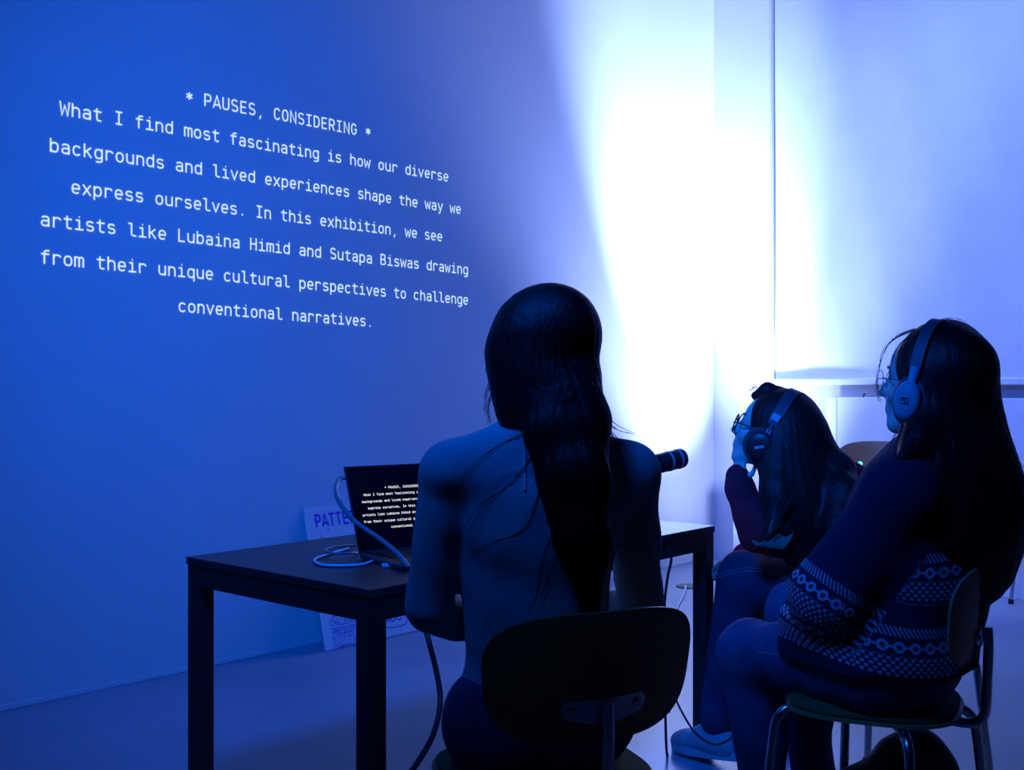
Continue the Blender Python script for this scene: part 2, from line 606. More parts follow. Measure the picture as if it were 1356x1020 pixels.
# roller blind in front of the back wall
BT0, BT1, BOFF = .543, 4.6, .12
bl = empty('roller_blind', back(2.5, 1.2, BOFF), 0, True)
tag(bl, 'wide white roller blind hanging over the back wall with its bottom bar at head height', 'blind')
v, f = [], []
nx, nz = 120, 60
for j in range(nz+1):
    for i in range(nx+1):
        t = BT0+(BT1-BT0)*i/nx
        z = 1.235+(4.5-1.235)*j/nz
        wob = .004*math.sin(3.1*t+1.7*z)+.003*math.sin(7.3*t-2.6*z+1)+.0016*math.sin(15*t+4*z)*min(1, (t-BT0)*2)
        v.append(back(t, z, BOFF+wob))
        v.append(back(t, z, BOFF+wob-.0015))
for j in range(nz):
    for i in range(nx):
        a = 2*(j*(nx+1)+i)
        b, c, d = a+2, a+2*(nx+1)+2, a+2*(nx+1)
        f += [(a, b, c, d), (a+1, d+1, c+1, b+1)]
b0 = MB()
b0.add(v, f)
b0.build('fabric', 'blind', bl, True)
b1 = MB()
b1.box(back(BT0, 1.2, BOFF+.018), U*.034, N*(BT1-BT0), Vector((0, 0, .04)), .006)
b1.build('bottom_bar', 'white', bl)
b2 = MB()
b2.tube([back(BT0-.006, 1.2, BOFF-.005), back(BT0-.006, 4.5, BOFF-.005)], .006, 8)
b2.build('edge_rail', 'gasket', bl, True)  # added dark strip that draws the shade gap beside the blind

# white board panel below the blind, low white plinth beside it
pt = .92
pn = empty('wall_panel', back(2.6, 0, .1), 0, True)
tag(pn, 'long waist-high white board panel standing under the blind on the back wall', 'panel')
for k, (a, b) in enumerate(((0, .07), (.072, 1.9), (1.902, 3.7))):
    q = MB()
    q.box(back(pt+a, 0, .16), U*.10, N*(b-a), Vector((0, 0, 1.125 if k < 2 else 1.145)), .003)
    q.build('edge_post' if k == 0 else 'board', 'white', pn)
q = MB()
for (px, py, h) in ((1145, 527, .035), (1142, 550, .022)):
    q.tube([P(px, py-6, 6.79), P(px-2, py-6, 6.79)+Vector((-.008, 0, -h))], .006, 6)
q.build('clip', 'gasket', pn)
pl = MB()
pl.box(back(.33, 0, .30), U*.29, N*.575, Vector((0, 0, .39)), .006)
tag(pl.build('plinth', 'white'), 'low white box plinth on the floor in the far corner', 'plinth')

# projected text on the left wall, its light made as glowing letters
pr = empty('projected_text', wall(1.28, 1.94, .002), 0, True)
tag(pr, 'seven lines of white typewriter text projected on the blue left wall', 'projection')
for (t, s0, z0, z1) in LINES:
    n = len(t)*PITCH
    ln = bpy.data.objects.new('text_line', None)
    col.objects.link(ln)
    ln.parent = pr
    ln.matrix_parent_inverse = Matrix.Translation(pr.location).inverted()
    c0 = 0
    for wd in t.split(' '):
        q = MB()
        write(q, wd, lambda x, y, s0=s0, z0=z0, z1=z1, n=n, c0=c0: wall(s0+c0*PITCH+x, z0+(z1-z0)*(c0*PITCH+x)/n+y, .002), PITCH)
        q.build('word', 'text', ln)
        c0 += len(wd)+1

# ------------------------------------------------------------------ table
TA = Vector((.655, .756, 0)).normalized()
TB = Vector((-TA.y, TA.x, 0))
TN = Vector((-.318, 2.47, 0))
TL, TW, TZ = 1.50, .735, .74


def tab(a, b, z=TZ):
    return TN+TA*a+TB*b+Vector((0, 0, z))


tb = empty('table', tab(TL/2, TW/2, 0), 0, True)
tag(tb, 'long black rectangular table with square legs in front of the woman in grey', 'table')
q = MB()
q.box(tab(0, 0, TZ-.02), TA*TL, TB*TW, Vector((0, 0, .02)), .0015)
q.build('tabletop', 'black', tb)
q = MB()
z0, z1, i0 = TZ-.075, TZ-.02, .004
q.box(tab(i0, i0, z0), TA*(TL-2*i0), TB*.02, Vector((0, 0, z1-z0)))
q.box(tab(i0, TW-i0-.02, z0), TA*(TL-2*i0), TB*.02, Vector((0, 0, z1-z0)))
q.box(tab(i0, i0+.02, z0), TA*.02, TB*(TW-2*i0-.04), Vector((0, 0, z1-z0)))
q.box(tab(TL-i0-.02, i0+.02, z0), TA*.02, TB*(TW-2*i0-.04), Vector((0, 0, z1-z0)))
q.build('apron', 'blackleg', tb)
for a in (i0-.001, TL-i0-.049):
    for b in (i0-.001, TW-i0-.049):
        q = MB()
        q.box(tab(a, b, .006), TA*.05, TB*.05, Vector((0, 0, z1-.006)), .002)
        lg = q.build('leg', 'blackleg', tb)
        q = MB()
        q.box(tab(a+.004, b+.004, 0), TA*.042, TB*.042, Vector((0, 0, .006)))
        q.build('foot_pad', 'rubber', lg)

# ------------------------------------------------------------------ laptop
LW = Vector((.84, .54, 0)).normalized()       # along the hinge
LB = Vector((-LW.y, LW.x, 0))                 # away from the user
LO = P(476, 738, 2.92)
LO.z = TZ
lp = empty('laptop', LO+LW*.17-LB*.12, 0, True)
tag(lp, 'open dark laptop on the black table showing lines of white text', 'laptop')
LWID, LDEP = .345, .24
q = MB()
q.box(LO-LB*LDEP+Vector((0, 0, .002)), LW*LWID, LB*LDEP, Vector((0, 0, .014)), .003)
base = q.build('base', 'aluminium', lp)
q = MB()
for r in range(6):
    nk = 14 if r < 5 else 9
    for c in range(nk):
        wk = .285/nk
        q.box(LO-LB*(.028+.0185*r+.016)+LW*(.03+wk*c)+Vector((0, 0, .0162)), LW*(wk-.003), LB*.0155, Vector((0, 0, .0012)))
kb = q.build('keyboard', 'key', base)
q = MB()
q.box(LO-LB*.225+LW*.11+Vector((0, 0, .0162)), LW*.125, LB*.08, Vector((0, 0, .0004)))
q.build('touchpad', 'aluminium', base)
th = math.radians(24)
SU = (LB*math.sin(th)+Vector((0, 0, math.cos(th))))          # up the screen
SN = SU.cross(LW).normalized()
SN = SN if SN.dot(-LB) > 0 else -SN                          # out of the screen, to the user
SO = LO+Vector((0, 0, .014))
q = MB()
q.box(SO-SN*.006, LW*LWID, SU*.245, SN*.006, .0015)
lid = q.build('lid', 'aluminium', lp)
q = MB()
q.box(SO+LW*.003+SU*.006, LW*(LWID-.006), SU*.236, SN*.0008)
disp = q.build('display', 'screen', lp)
disp['label'] = 'dark display with white text'
ks = .0188/.15
for (t, s0, z0, z1) in LINES:
    q = MB()
    x0 = LWID/2-len(t)*PITCH*ks/2
    y0 = .118+(z0+z1-2*1.94)/2*ks
    write(q, t, lambda x, y, x0=x0, y0=y0: SO+LW*(x0+x)+SU*(y0+y)+SN*.0012, PITCH*ks, 105)
    q.build('text_line', 'stext', disp)

# ------------------------------------------------------------------ cables
def cable(name, pts, r, m, label, seg=8, plug=None):
    q = MB()
    q.tube(spline(pts), r, seg)
    if plug is None:
        return tag(q.build(name, m, None, True), label, 'cable')
    root = empty(name, pts[0], 0, True)
    tag(root, label, 'cable')
    q.build('cord', m, root, True)
    for a, b, rr, mm in plug:
        q = MB()
        q.box(a, (b-a), (b-a).cross(Vector((0, 0, 1))).normalized()*rr*2, Vector((0, 0, rr)), .001)
        q.build('connector', mm, root)
    return root


zt = TZ+.004
cable('screen_cable', [P(490, 690, 3.22), P(474, 652, 3.17), P(458, 633, 3.10), P(446, 640, 3.04), P(447, 660, 2.95), P(467, 688, 2.87), P(503, 714, 2.82), P(527, 734, 2.77), P(541, 752, 2.72)],
      .0062, 'cable', 'thick grey cable bowing across the left side of the laptop screen')
cb = [P(517, 738.5, 2.86), P(500, 741, 2.88), P(480, 745.5, 2.80), P(448, 750, 2.78), P(424, 748, 2.80), P(417, 740, 2.88), P(436, 732, 2.97), P(462, 722, 3.07)]
for p in cb:
    p.z = zt
cable('white_cable', cb, .0038, 'cablew', 'pale thin cable looped on the table left of the laptop',
      plug=[(Vector((cb[0].x-.015, cb[0].y-.075, TZ+.001)), Vector((cb[0].x+.06, cb[0].y-.05, TZ+.001)), .008, 'cablew')])
cb = [P(474, 731, 2.99), P(462, 739, 2.93), P(444, 741, 2.92), P(430, 738, 2.96), P(440, 731, 3.03), P(470, 718, 3.14)]
for k, p in enumerate(cb):
    p.z = zt + (.0 if k in (0, 5) else .009)
cable('usb_cable', cb, .0034, 'cable', 'dark thin cable crossing under the laptop lid on the table')
cable('power_cable', [P(556, 800, 2.72), P(566, 842, 2.62), P(578, 890, 2.60), P(583, 930, 2.57), P(574, 972, 2.50), P(553, 1010, 2.42), P(520, 1060, 2.36), P(505, 1130, 2.35), Vector((-.285, 2.36, .06)), Vector((-.265, 2.40, .010)), Vector((-.18, 2.58, .008)), Vector((-.05, 2.85, .008)), Vector((.02, 3.2, .008))],
      .0068, 'cableb', 'thick black power cable hanging from the table edge beside the woman in grey')
cable('desk_cable', [P(884, 728, 3.36), P(889, 740, 3.36), P(884, 765, 3.36), P(880, 800, 3.37), P(878, 850, 3.4), P(880, 905, 3.45), Vector((.5, 3.55, .006)), Vector((.62, 4.3, .006))],
      .0042, 'cableb', 'thin black cable hanging under the far right end of the table')
cable('microphone_cable',
      [tab(1.30, .40, zt), tab(1.36, .36, zt+.012), tab(1.385, .30, zt+.016), tab(1.36, .24, zt+.004), tab(1.28, .20, zt)],
      .004, 'cableb', 'black cable loop lying on the right end of the table')
cable('floor_cable', [P(908, 776, 6.55), P(906, 786, 6.3), P(899, 800, 6.0), P(893, 815, 5.7), P(886, 840, 5.3)], .006, 'cablew',
      'pale cable on the floor behind the right end of the table')
cable('headphone_cable', [P(890, 915, 3.25), P(904, 945, 3.22), P(922, 972, 3.20), P(945, 986, 3.2), P(965, 980, 3.18), P(980, 962, 3.12), P(1000, 940, 3.05)], .003, 'cableb',
      'thin black cable slung between the table leg and the chairs')
q = MB()
so = P(912, 778, 6.55)
so.z = 0
q.lathe(so, (0, 0, 1), [(0, .075), (.006, .075), (.009, .06), (.009, .02)], 20)
tag(q.build('floor_socket', 'plastic'), 'small round dark cable outlet on the floor behind the table', 'socket')

# ------------------------------------------------------------------ poster board leaning on the wall
PB0 = Vector((-.837, 4.95, 0))
PTOP = Vector((-.122, .108, .632))
PH = PTOP.length
PU = PTOP.normalized()
PN = U.cross(PU).normalized()
PN = PN if PN.dot(N) > 0 else -PN
po = empty('poster_board', PB0+U*.45, 0, True)
tag(po, 'white poster board with blue hand lettering leaning on the left wall behind the table', 'poster')
q = MB()
q.box(PB0+PU*.004-PN*.006, U*.90, PN*.006, PU*PH)
q.build('board', 'paper', po)


def post(x, y):
    return PB0+U*x+PU*y+PN*.0012


def lettering(text, x, y, pitch, m, stroke, tall, slope=0.0, wave=0.0, name='lettering'):
    q = MB()
    write(q, text, lambda a, b: post(x+a, y+b+slope*a+wave*math.sin(a*14)), pitch, stroke, tall)
    return q.build(name, m, po)


lettering('PATTERNS', .052, .560, .0405, 'inkblue', 140, 1.2)
lettering('CHALLENGING', .050, .104, .0160, 'inkblue', 95, 1.75)
lettering('PRECONCEPTIONS', .054, .064, .0148, 'inkblue', 115, 1.75)
lettering('UNCOMFORTABLE REAL', .045, .036, .0100, 'inkblue', 85, 2.0, .06)
lettering('STRUGGLES OF INTUITION', .047, .006, .0088, 'inkblue', 85, 2.0, .09, .002)


def scribble(pts, m, hw=.003, name='drawing'):
    q = MB()
    p = spline([Vector((a, b, 0)) for a, b in pts], 6)
    v = []
    for i in range(len(p)):
        d = (p[min(i+1, len(p)-1)]-p[max(i-1, 0)]).normalized()
        nn = Vector((-d.y, d.x, 0))*hw
        v += [post(p[i].x+nn.x, p[i].y+nn.y), post(p[i].x-nn.x, p[i].y-nn.y)]
    q.add(v, [(2*i, 2*i+1, 2*i+3, 2*i+2) for i in range(len(p)-1)])
    return q.build(name, m, po)


scribble([(.03, .30), (.025, .26), (.035, .225), (.055, .23), (.06, .26), (.062, .20)], 'inkdark', .0022)
scribble([(.06, .145), (.12, .150), (.2, .146), (.28, .150)], 'inkblue', .002)
scribble([(.07, .004), (.12, .012), (.18, .010), (.25, .026), (.30, .024)], 'inkblue', .002)
scribble([(.385, .30), (.382, .20), (.385, .165), (.41, .152), (.46, .152), (.482, .165), (.486, .20), (.486, .30)], 'inkdark', .004)
scribble([(.36, .06), (.362, .12), (.38, .132), (.48, .132), (.502, .12), (.502, .06), (.48, .045), (.385, .045), (.36, .06)], 'inkblue', .0022)
scribble([(.38, .105), (.40, .112), (.42, .100), (.44, .112), (.46, .100), (.485, .108)], 'inkblue', .003)
scribble([(.38, .075), (.40, .082), (.42, .070), (.44, .082), (.46, .072), (.475, .078)], 'inkblue', .003)
for k in range(26):
    x, y = random.uniform(.02, .88), random.uniform(.50, .63)
    if .04 < x < .47 and .55 < y < .625:
        continue
    scribble([(x-.006, y), (x+.006, y+random.uniform(-.004, .004))], 'plasticgrey', .005, 'fleck')

# ------------------------------------------------------------------ microphone on a short desk stand
mc = empty('microphone', tab(1.02, .30), 0, True)
tag(mc, 'black broadcast microphone with two pale rings standing at the right of the table', 'microphone')
me_ = P(905, 606, 3.25)
ms_ = P(845, 621, 3.17)
ax = (me_-ms_).normalized()
L_ = (me_-ms_).length
q = MB()
q.lathe(ms_, ax, [(0, .022), (.01, .028), (L_-.008, .029), (L_-.002, .026), (L_, .020)], 28)
bd = q.build('body', 'plastic', mc, True)
for h in (L_-.022, L_-.056):
    q = MB()
    q.lathe(ms_, ax, [(h-.0035, .0285), (h-.003, .0302), (h+.003, .0302), (h+.0035, .0285)], 28)
    q.build('ring', 'silver', bd, True)
q = MB()
q.lathe(me_, ax, [(-.001, .020), (.002, .019), (.003, .012)], 24)
q.build('grille', 'cable', bd, True)
mbp = tab(1.02, .30)
q = MB()
q.lathe(mbp, (0, 0, 1), [(0, .065), (.010, .065), (.014, .058), (.014, .02)], 28)
q.build('stand_base', 'plastic', mc, True)
q = MB()
q.tube(fillet([mbp+Vector((0, 0, .01)), Vector((mbp.x, mbp.y, ms_.z-.02)), ms_+ax*.02], .03), .008, 10)
q.build('stand_arm', 'plastic', mc, True)


# ------------------------------------------------------------------ chairs
def superring(rx, rz, seg, e=2.7):
    o = []
    for k in range(seg):
        a = 2*math.pi*k/seg
        c, s = math.cos(a), math.sin(a)
        r = (abs(c)**e+abs(s)**e)**(-1/e)
        o.append((rx*c*r, rz*s*r))
    return o


def shell(rx, rz, surf, thick, seg=56, rings=8, e=2.7, taper=None):
    """A rounded plate: superellipse outline, laid on surf(a, b) -> (point, normal); one closed solid with a rounded rim."""
    v, f = [], []
    out = superring(rx, rz, seg, e)
    lay = []
    for s in (1, -1):
        idx = []
        for r in range(1, rings+1):
            q = r/rings
            row = []
            for (x, z) in out:
                x2, z2 = x*q, z*q
                if taper:
                    x2 *= taper(z2/rz)
                p, n = surf(x2, z2)
                th_ = thick*(1.0 if r < rings else .55)
                row.append(len(v))
                v.append(p+n*s*th_/2)
            idx.append(row)
        p, n = surf(0, 0)
        c = len(v)
        v.append(p+n*s*thick/2)
        for k in range(seg):
            a, b = idx[0][k], idx[0][(k+1) % seg]
            f.append((c, a, b) if s > 0 else (c, b, a))
            for r in range(rings-1):
                q4 = (idx[r][k], idx[r+1][k], idx[r+1][(k+1) % seg], idx[r][(k+1) % seg])
                f.append(q4 if s > 0 else tuple(reversed(q4)))
        lay.append(idx[-1])
    for k in range(seg):
        f.append((lay[0][k], lay[1][k], lay[1][(k+1) % seg], lay[0][(k+1) % seg]))
    return v, f


def back_surf(x, z, off=0.0):
    zz = z+.685
    y = -.235+1.25*x*x-.13*(zz-.685)+off
    n = Vector((2.5*x, -1, -.13)).normalized()
    return Vector((x, y, zz)), n


def make_chair(label):
    root = empty('chair', (0, 0, 0))
    tag(root, label, 'chair', 'plywood chairs on chrome legs')
    q = MB()
    v, f = shell(.205, .195, lambda a, b: (Vector((a, b, .447-.10*a*a*.5-(.10*max(0, b-.10)**2)*4)), Vector((0, 0, 1))), .012, e=3.2, taper=lambda t: .97+.05*t)
    q.add(v, f)
    q.build('seat', 'ply', root, True)
    q = MB()
    v, f = shell(.198, .188, lambda a, b: (Vector((a, b, .4575-.10*a*a*.5-(.10*max(0, b-.10)**2)*4)), Vector((0, 0, 1))), .010, e=3.2, taper=lambda t: .97+.05*t)
    q.add(v, f)
    q.build('seat_pad', 'green', root, True)['label'] = 'olive green seat pad'
    q = MB()
    v, f = shell(.222, .118, lambda a, b: back_surf(a, b),   .011, seg=72, e=3.2, taper=lambda t: .95+.06*t)
    q.add(v, f, 0)
    rim = len(f)-72
    q.mi = [0]*rim+[1]*72
    q.build('backrest', 'ply', root, True, ['plyedge'])
    # T bracket: two tapered wings on the back of the backrest
    v, f = [], []
    n = 24
    for i in range(n+1):
        x = -.086+.172*i/n
        e_ = 1-abs(x)/.086
        h = .0165+.008*e_
        h *= math.sqrt(max(.03, min(1, 1-max(0, (abs(x)-.070)/.0165)**2)))
        for (dz, off) in ((-h, -.0075), (h, -.0075), (h, -.0125), (-h, -.0125)):
            p, _ = back_surf(x, dz-.062+.012*(1-e_), off)
            v.append(p)
    for i in range(n):
        for k in range(4):
            f.append((4*i+k, 4*i+(k+1) % 4, 4*i+4+(k+1) % 4, 4*i+4+k))
    f += [(3, 2, 1, 0), (4*n, 4*n+1, 4*n+2, 4*n+3)]
    q = MB()
    q.add(v, f)
    br = q.build('back_bracket', 'chrome', root)
    for sx in (-1, 1):
        p, nn = back_surf(sx*.066, -.053, -.0125)
        q = MB()
        q.lathe(p, nn, [(0, .0085), (.002, .0085), (.004, .006), (.0042, .002)], 14)
        q.build('screw', 'chrome', br, True)
    q = MB()
    q.tube(fillet([(0, -.248, .645), (0, -.250, .60), (0, -.243, .415), (0, -.03, .430)], .05, 8), .0115, 12)
    q.build('back_post', 'chrome', root, True)
    for sx in (-1, 1):
        for sy in (-1, 1):
            q = MB()
            q.tube(fillet([(sx*.035, sy*.04, .430), (sx*.165, sy*.165, .432), (sx*.205, sy*.200, .012)], .055, 8), .0115, 12)
            lg = q.build('leg', 'chrome', root, True)
            q = MB()
            q.lathe((sx*.2055, sy*.2005, 0), (-sx*.09, -sy*.08, 1), [(0, .0125), (.004, .0145), (.024, .0145), (.026, .012)], 14)
            q.build('foot_cap', 'rubber', lg, True)
    q = MB()
    q.box((-.06, -.06, .4335), (.12, 0, 0), (0, .12, 0), (0, 0, .007), .002)
    q.build('mounting_plate', 'chrome', root)
    return root


def copy_tree(o, parent=None):
    c = o.copy()
    col.objects.link(c)
    if parent is not None:
        c.parent = parent
    for ch in list(o.children):
        copy_tree(ch, c)
    return c


def rot_for(f):
    return math.atan2(f[1], f[0])-math.pi/2


CH = [((.064, 2.158), (-.42, .907), 1.0, 'plywood chair seen from behind under the woman in the grey jumper'),
      ((.868, 2.635), (-.90, .436), 1.0, 'chair under the woman in the patterned navy jumper, chrome legs showing at right'),
      ((1.10, 3.19), (-.66, .75), 1.0, 'chair hidden under the long-haired woman with round glasses'),
      ((1.98, 5.95), (-.36, -.93), 1.10, 'empty brown chair standing against the white panel behind the visitors'),
      ((3.02, 6.02), (-.75, -.66), 1.0, 'chair cut off by the right edge of the photo, one leg visible')]
proto = None
for (xy, fd, s, lab) in CH:
    c = make_chair(lab) if proto is None else copy_tree(proto)
    proto = proto or c
    c['label'] = lab
    c.location = (xy[0], xy[1], 0)
    c.rotation_euler = (0, 0, rot_for(fd))
    c.scale = (s, s, s)
    if 'navy' in lab:                       # its leg frame is turned a little under the seat
        for ch in c.children:
            if ch.name.startswith('leg'):
                ch.rotation_euler = (0, 0, math.radians(-20))


# ------------------------------------------------------------------ soft-union distance fields -> one continuous surface
class Field:
    def __init__(self, res):
        self.res = res
        self.prims = []

    def _add(self, kind, lo, hi, k, data, op='u'):
        self.prims.append((kind, np.array(lo, float), np.array(hi, float), k, data, op))
        return self

    def rc(self, a, b, ra, rb, k=.03, flat=None, op='u'):
        """Round cone from a to b; flat=(direction, factor) squashes it along a direction."""
        a, b = np.array(a, float), np.array(b, float)
        r = max(ra, rb)
        if flat is not None:
            r *= max(1, flat[1])
            flat = (np.array(Vector(flat[0]).normalized()), flat[1])
        return self._add('rc', np.minimum(a, b)-r, np.maximum(a, b)+r, k, (a, b, ra, rb, flat), op)

    def chain(self, pts, rads, k=.03, flat=None):
        for i in range(len(pts)-1):
            self.rc(pts[i], pts[i+1], rads[i], rads[i+1], k, flat)
        return self

    def el(self, c, r, fr=None, k=.03, op='u'):
        """Ellipsoid with radii along the axes of frame fr (three unit vectors)."""
        c, r = np.array(c, float), np.array(r, float)
        R = np.eye(3) if fr is None else np.array([list(x) for x in fr], float)
        ext = np.sqrt(((R.T*r)**2).sum(1))
        return self._add('el', c-ext, c+ext, k, (c, r, R), op)

    def mesh(self, name, m, parent=None, disp=None, extra=None):
        res = self.res
        pos = [p for p in self.prims if p[5] == 'u']
        lo = np.min([p[1] for p in pos], 0)-4*res
        hi = np.max([p[2] for p in pos], 0)+4*res
        n = np.ceil((hi-lo)/res).astype(int)+1
        ax = [lo[i]+res*np.arange(n[i]) for i in range(3)]
        D = np.full(n, .2, np.float32)
        for kind, a, b, k, d, op in self.prims:
            mg = k+3*res+.012
            i0 = np.clip(np.floor((a-mg-lo)/res).astype(int), 0, n)
            i1 = np.clip(np.ceil((b+mg-lo)/res).astype(int)+1, 0, n)
            if (i1 <= i0).any():
                continue
            X = ax[0][i0[0]:i1[0], None, None]
            Y = ax[1][None, i0[1]:i1[1], None]
            Z = ax[2][None, None, i0[2]:i1[2]]
            if kind == 'rc':
                A, B, ra, rb, flat = d
                ba = B-A
                L2 = max(float(ba@ba), 1e-9)
                x, y, z = X-A[0], Y-A[1], Z-A[2]
                t = np.clip((x*ba[0]+y*ba[1]+z*ba[2])/L2, 0, 1)
                x, y, z = x-t*ba[0], y-t*ba[1], z-t*ba[2]
                if flat is not None:
                    f_, s_ = flat
                    q = x*f_[0]+y*f_[1]+z*f_[2]
                    g = (1/s_-1)*q
                    x, y, z = x+g*f_[0], y+g*f_[1], z+g*f_[2]
                    dist = (np.sqrt(x*x+y*y+z*z)-(ra+t*(rb-ra)))*min(1, s_)
                else:
                    dist = np.sqrt(x*x+y*y+z*z)-(ra+t*(rb-ra))
            else:
                C, r, R = d
                x, y, z = X-C[0], Y-C[1], Z-C[2]
                p = [x*R[i][0]+y*R[i][1]+z*R[i][2] for i in range(3)]
                k0 = np.sqrt(sum((p[i]/r[i])**2 for i in range(3)))
                k1 = np.sqrt(sum((p[i]/r[i]**2)**2 for i in range(3)))+1e-6
                dist = k0*(k0-1)/k1
            S = D[i0[0]:i1[0], i0[1]:i1[1], i0[2]:i1[2]]
            if op == 'u':
                h = np.maximum(k-np.abs(S-dist), 0)/max(k, 1e-6)
                S[...] = np.minimum(S, dist)-h*h*k*.25
            else:
                h = np.maximum(k-np.abs(S+dist), 0)/max(k, 1e-6)
                S[...] = np.maximum(S, -dist)+h*h*k*.25
        if disp is not None:
            D -= disp(ax[0][:, None, None], ax[1][None, :, None], ax[2][None, None, :]).astype(np.float32)
        ins = D < 0
        c = [ins[i:n[0]-1+i, j:n[1]-1+j, l:n[2]-1+l] for i in (0, 1) for j in (0, 1) for l in (0, 1)]
        cnt = sum(q.astype(np.int8) for q in c)
        act = (cnt > 0) & (cnt < 8)
        I = np.argwhere(act)
        idx = np.full(act.shape, -1, np.int64)
        idx[act] = np.arange(len(I))
        acc = np.zeros((len(I), 3))
        num = np.zeros(len(I))
        for axis in range(3):
            o1, o2 = [q for q in range(3) if q != axis]
            for u_ in (0, 1):
                for v_ in (0, 1):
                    a0 = I.copy()
                    a0[:, o1] += u_
                    a0[:, o2] += v_
                    a1 = a0.copy()
                    a1[:, axis] += 1
                    d0 = D[a0[:, 0], a0[:, 1], a0[:, 2]]
                    d1 = D[a1[:, 0], a1[:, 1], a1[:, 2]]
                    s = (d0 < 0) != (d1 < 0)
                    t = np.where(s, d0/np.where(s, d0-d1, 1), 0)
                    pt_ = a0.astype(float)
                    pt_[:, axis] += t
                    acc += pt_*s[:, None]
                    num += s
        V = acc/num[:, None]*res+lo
        faces = []
        for axis in range(3):
            o1, o2 = (axis+1) % 3, (axis+2) % 3
            sl0 = [slice(None)]*3
            sl1 = [slice(None)]*3
            sl0[axis] = slice(0, -1)
            sl1[axis] = slice(1, None)
            s = ins[tuple(sl0)] != ins[tuple(sl1)]
            E = np.argwhere(s)
            E = E[(E[:, o1] > 0) & (E[:, o2] > 0) & (E[:, o1] < n[o1]-1) & (E[:, o2] < n[o2]-1)]
            q = []
            for du, dv in ((-1, -1), (0, -1), (0, 0), (-1, 0)):
                e = E.copy()
                e[:, o1] += du
                e[:, o2] += dv
                q.append(idx[e[:, 0], e[:, 1], e[:, 2]])
            Q = np.stack(q, 1)
            flip = ~ins[E[:, 0], E[:, 1], E[:, 2]]
            Q[flip] = Q[flip][:, ::-1]
            faces.append(Q)
        Q = np.concatenate(faces)
        Q = Q[(Q >= 0).all(1)]
        # drop loose crumbs: keep every piece of more than 150 vertices
        lab = np.arange(len(V))
        ed = np.concatenate([Q[:, [0, 1]], Q[:, [1, 2]], Q[:, [2, 3]]])
        while True:
            mn = np.minimum(lab[ed[:, 0]], lab[ed[:, 1]])
            new = lab.copy()
            np.minimum.at(new, ed[:, 0], mn)
            np.minimum.at(new, ed[:, 1], mn)
            new = new[new]
            if (new == lab).all():
                break
            lab = new
        cts = np.bincount(lab, minlength=len(V))
        keep = cts[lab] > 150
        remap = np.cumsum(keep)-1
        Q = remap[Q[keep[Q[:, 0]]]]
        V = V[keep]
        if extra is not None:                       # loose hairs joined to the mesh
            ev, ef = extra
            Q = np.concatenate([Q, np.array(ef)+len(V)])
            V = np.concatenate([V, np.array([list(p) for p in ev])])
        me = bpy.data.meshes.new(name)
        me.vertices.add(len(V))
        me.vertices.foreach_set('co', V.astype(np.float32).ravel())
        me.loops.add(Q.size)
        me.loops.foreach_set('vertex_index', Q.astype(np.int32).ravel())
        me.polygons.add(len(Q))
        me.polygons.foreach_set('loop_start', np.arange(0, Q.size, 4, dtype=np.int32))
        me.update(calc_edges=True)
        me.validate()
        o = link(name, me, parent, m, True)
        return o, V, Q


def nv(x):
    return Vector(x).normalized()


def head_frame(o, f, pitch=0.0, roll=0.0, s=.94):
    f = nv((f[0], f[1], 0))
    r = Vector((f.y, -f.x, 0))
    p = math.radians(pitch)
    f2 = f*math.cos(p)+Vector((0, 0, 1))*math.sin(p)
    u2 = r.cross(f2)
    q = math.radians(roll)
    r3 = r*math.cos(q)+u2*math.sin(q)
    u3 = r3.cross(f2)
    return dict(o=Vector(o), r=r3, f=f2, u=u3, s=s)


def HP(H, x, y, z):
    return H['o']+(H['r']*x+H['f']*y+H['u']*z)*H['s']


def add_head(S, H, neck):
    s = H['s']
    fr = (H['r'], H['f'], H['u'])
    p = lambda x, y, z: HP(H, x, y, z)
    el = lambda c, r, k=.02, op='u': S.el(p(*c), [q*s for q in r], fr, k, op)
    rc = lambda a, b, ra, rb, k=.015, op='u': S.rc(p(*a), p(*b), ra*s, rb*s, k, None, op)
    S.rc(neck, p(0, -.035, -.07), .058, .053*s, .03)
    el((0, -.015, .045), (.077, .097, .086))
    el((0, .030, -.015), (.060, .062, .085), .03)
    el((0, .040, .055), (.058, .050, .055), .03)
    for q in (-1, 1):
        rc((q*.052, -.005, -.055), (q*.020, .062, -.098), .020, .017, .03)
        el((q*.040, .058, -.022), (.026, .026, .024), .02)
        rc((q*.012, .083, .030), (q*.046, .070, .030), .010, .009, .014)
    rc((-.012, .070, -.100), (.012, .070, -.100), .0175, .0175, .02)
    for q in (-1, 1):
        el((q*.031, .098, .010), (.017, .017, .011), .012, 's')
        el((q*.031, .074, .010), (.0135, .0135, .0125), .004)
        rc((q*.018, .084, .0175), (q*.045, .077, .0165), .0042, .0038, .005)
    rc((0, .086, .024), (0, .110, -.020), .0085, .0115, .010)
    el((0, .113, -.024), (.0105, .0105, .0095), .008)
    for q in (-1, 1):
        el((q*.0125, .100, -.027), (.0085, .010, .0075), .006)
    el((0, .080, -.055), (.032, .018, .030), .02)
    rc((-.018, .089, -.054), (.018, .089, -.054), .0045, .0045, .006)
    el((0, .096, -.0535), (.011, .007, .0052), .006)
    el((0, .093, -.0655), (.019, .0085, .0068), .006)
    rc((-.022, .094, -.0597), (.022, .094, -.0597), .0016, .0016, .003, 's')
    for q in (-1, 1):
        el((q*.080, -.008, -.002), (.0095, .019, .032), .008)
        el((q*.088, -.004, .002), (.006, .010, .018), .006, 's')


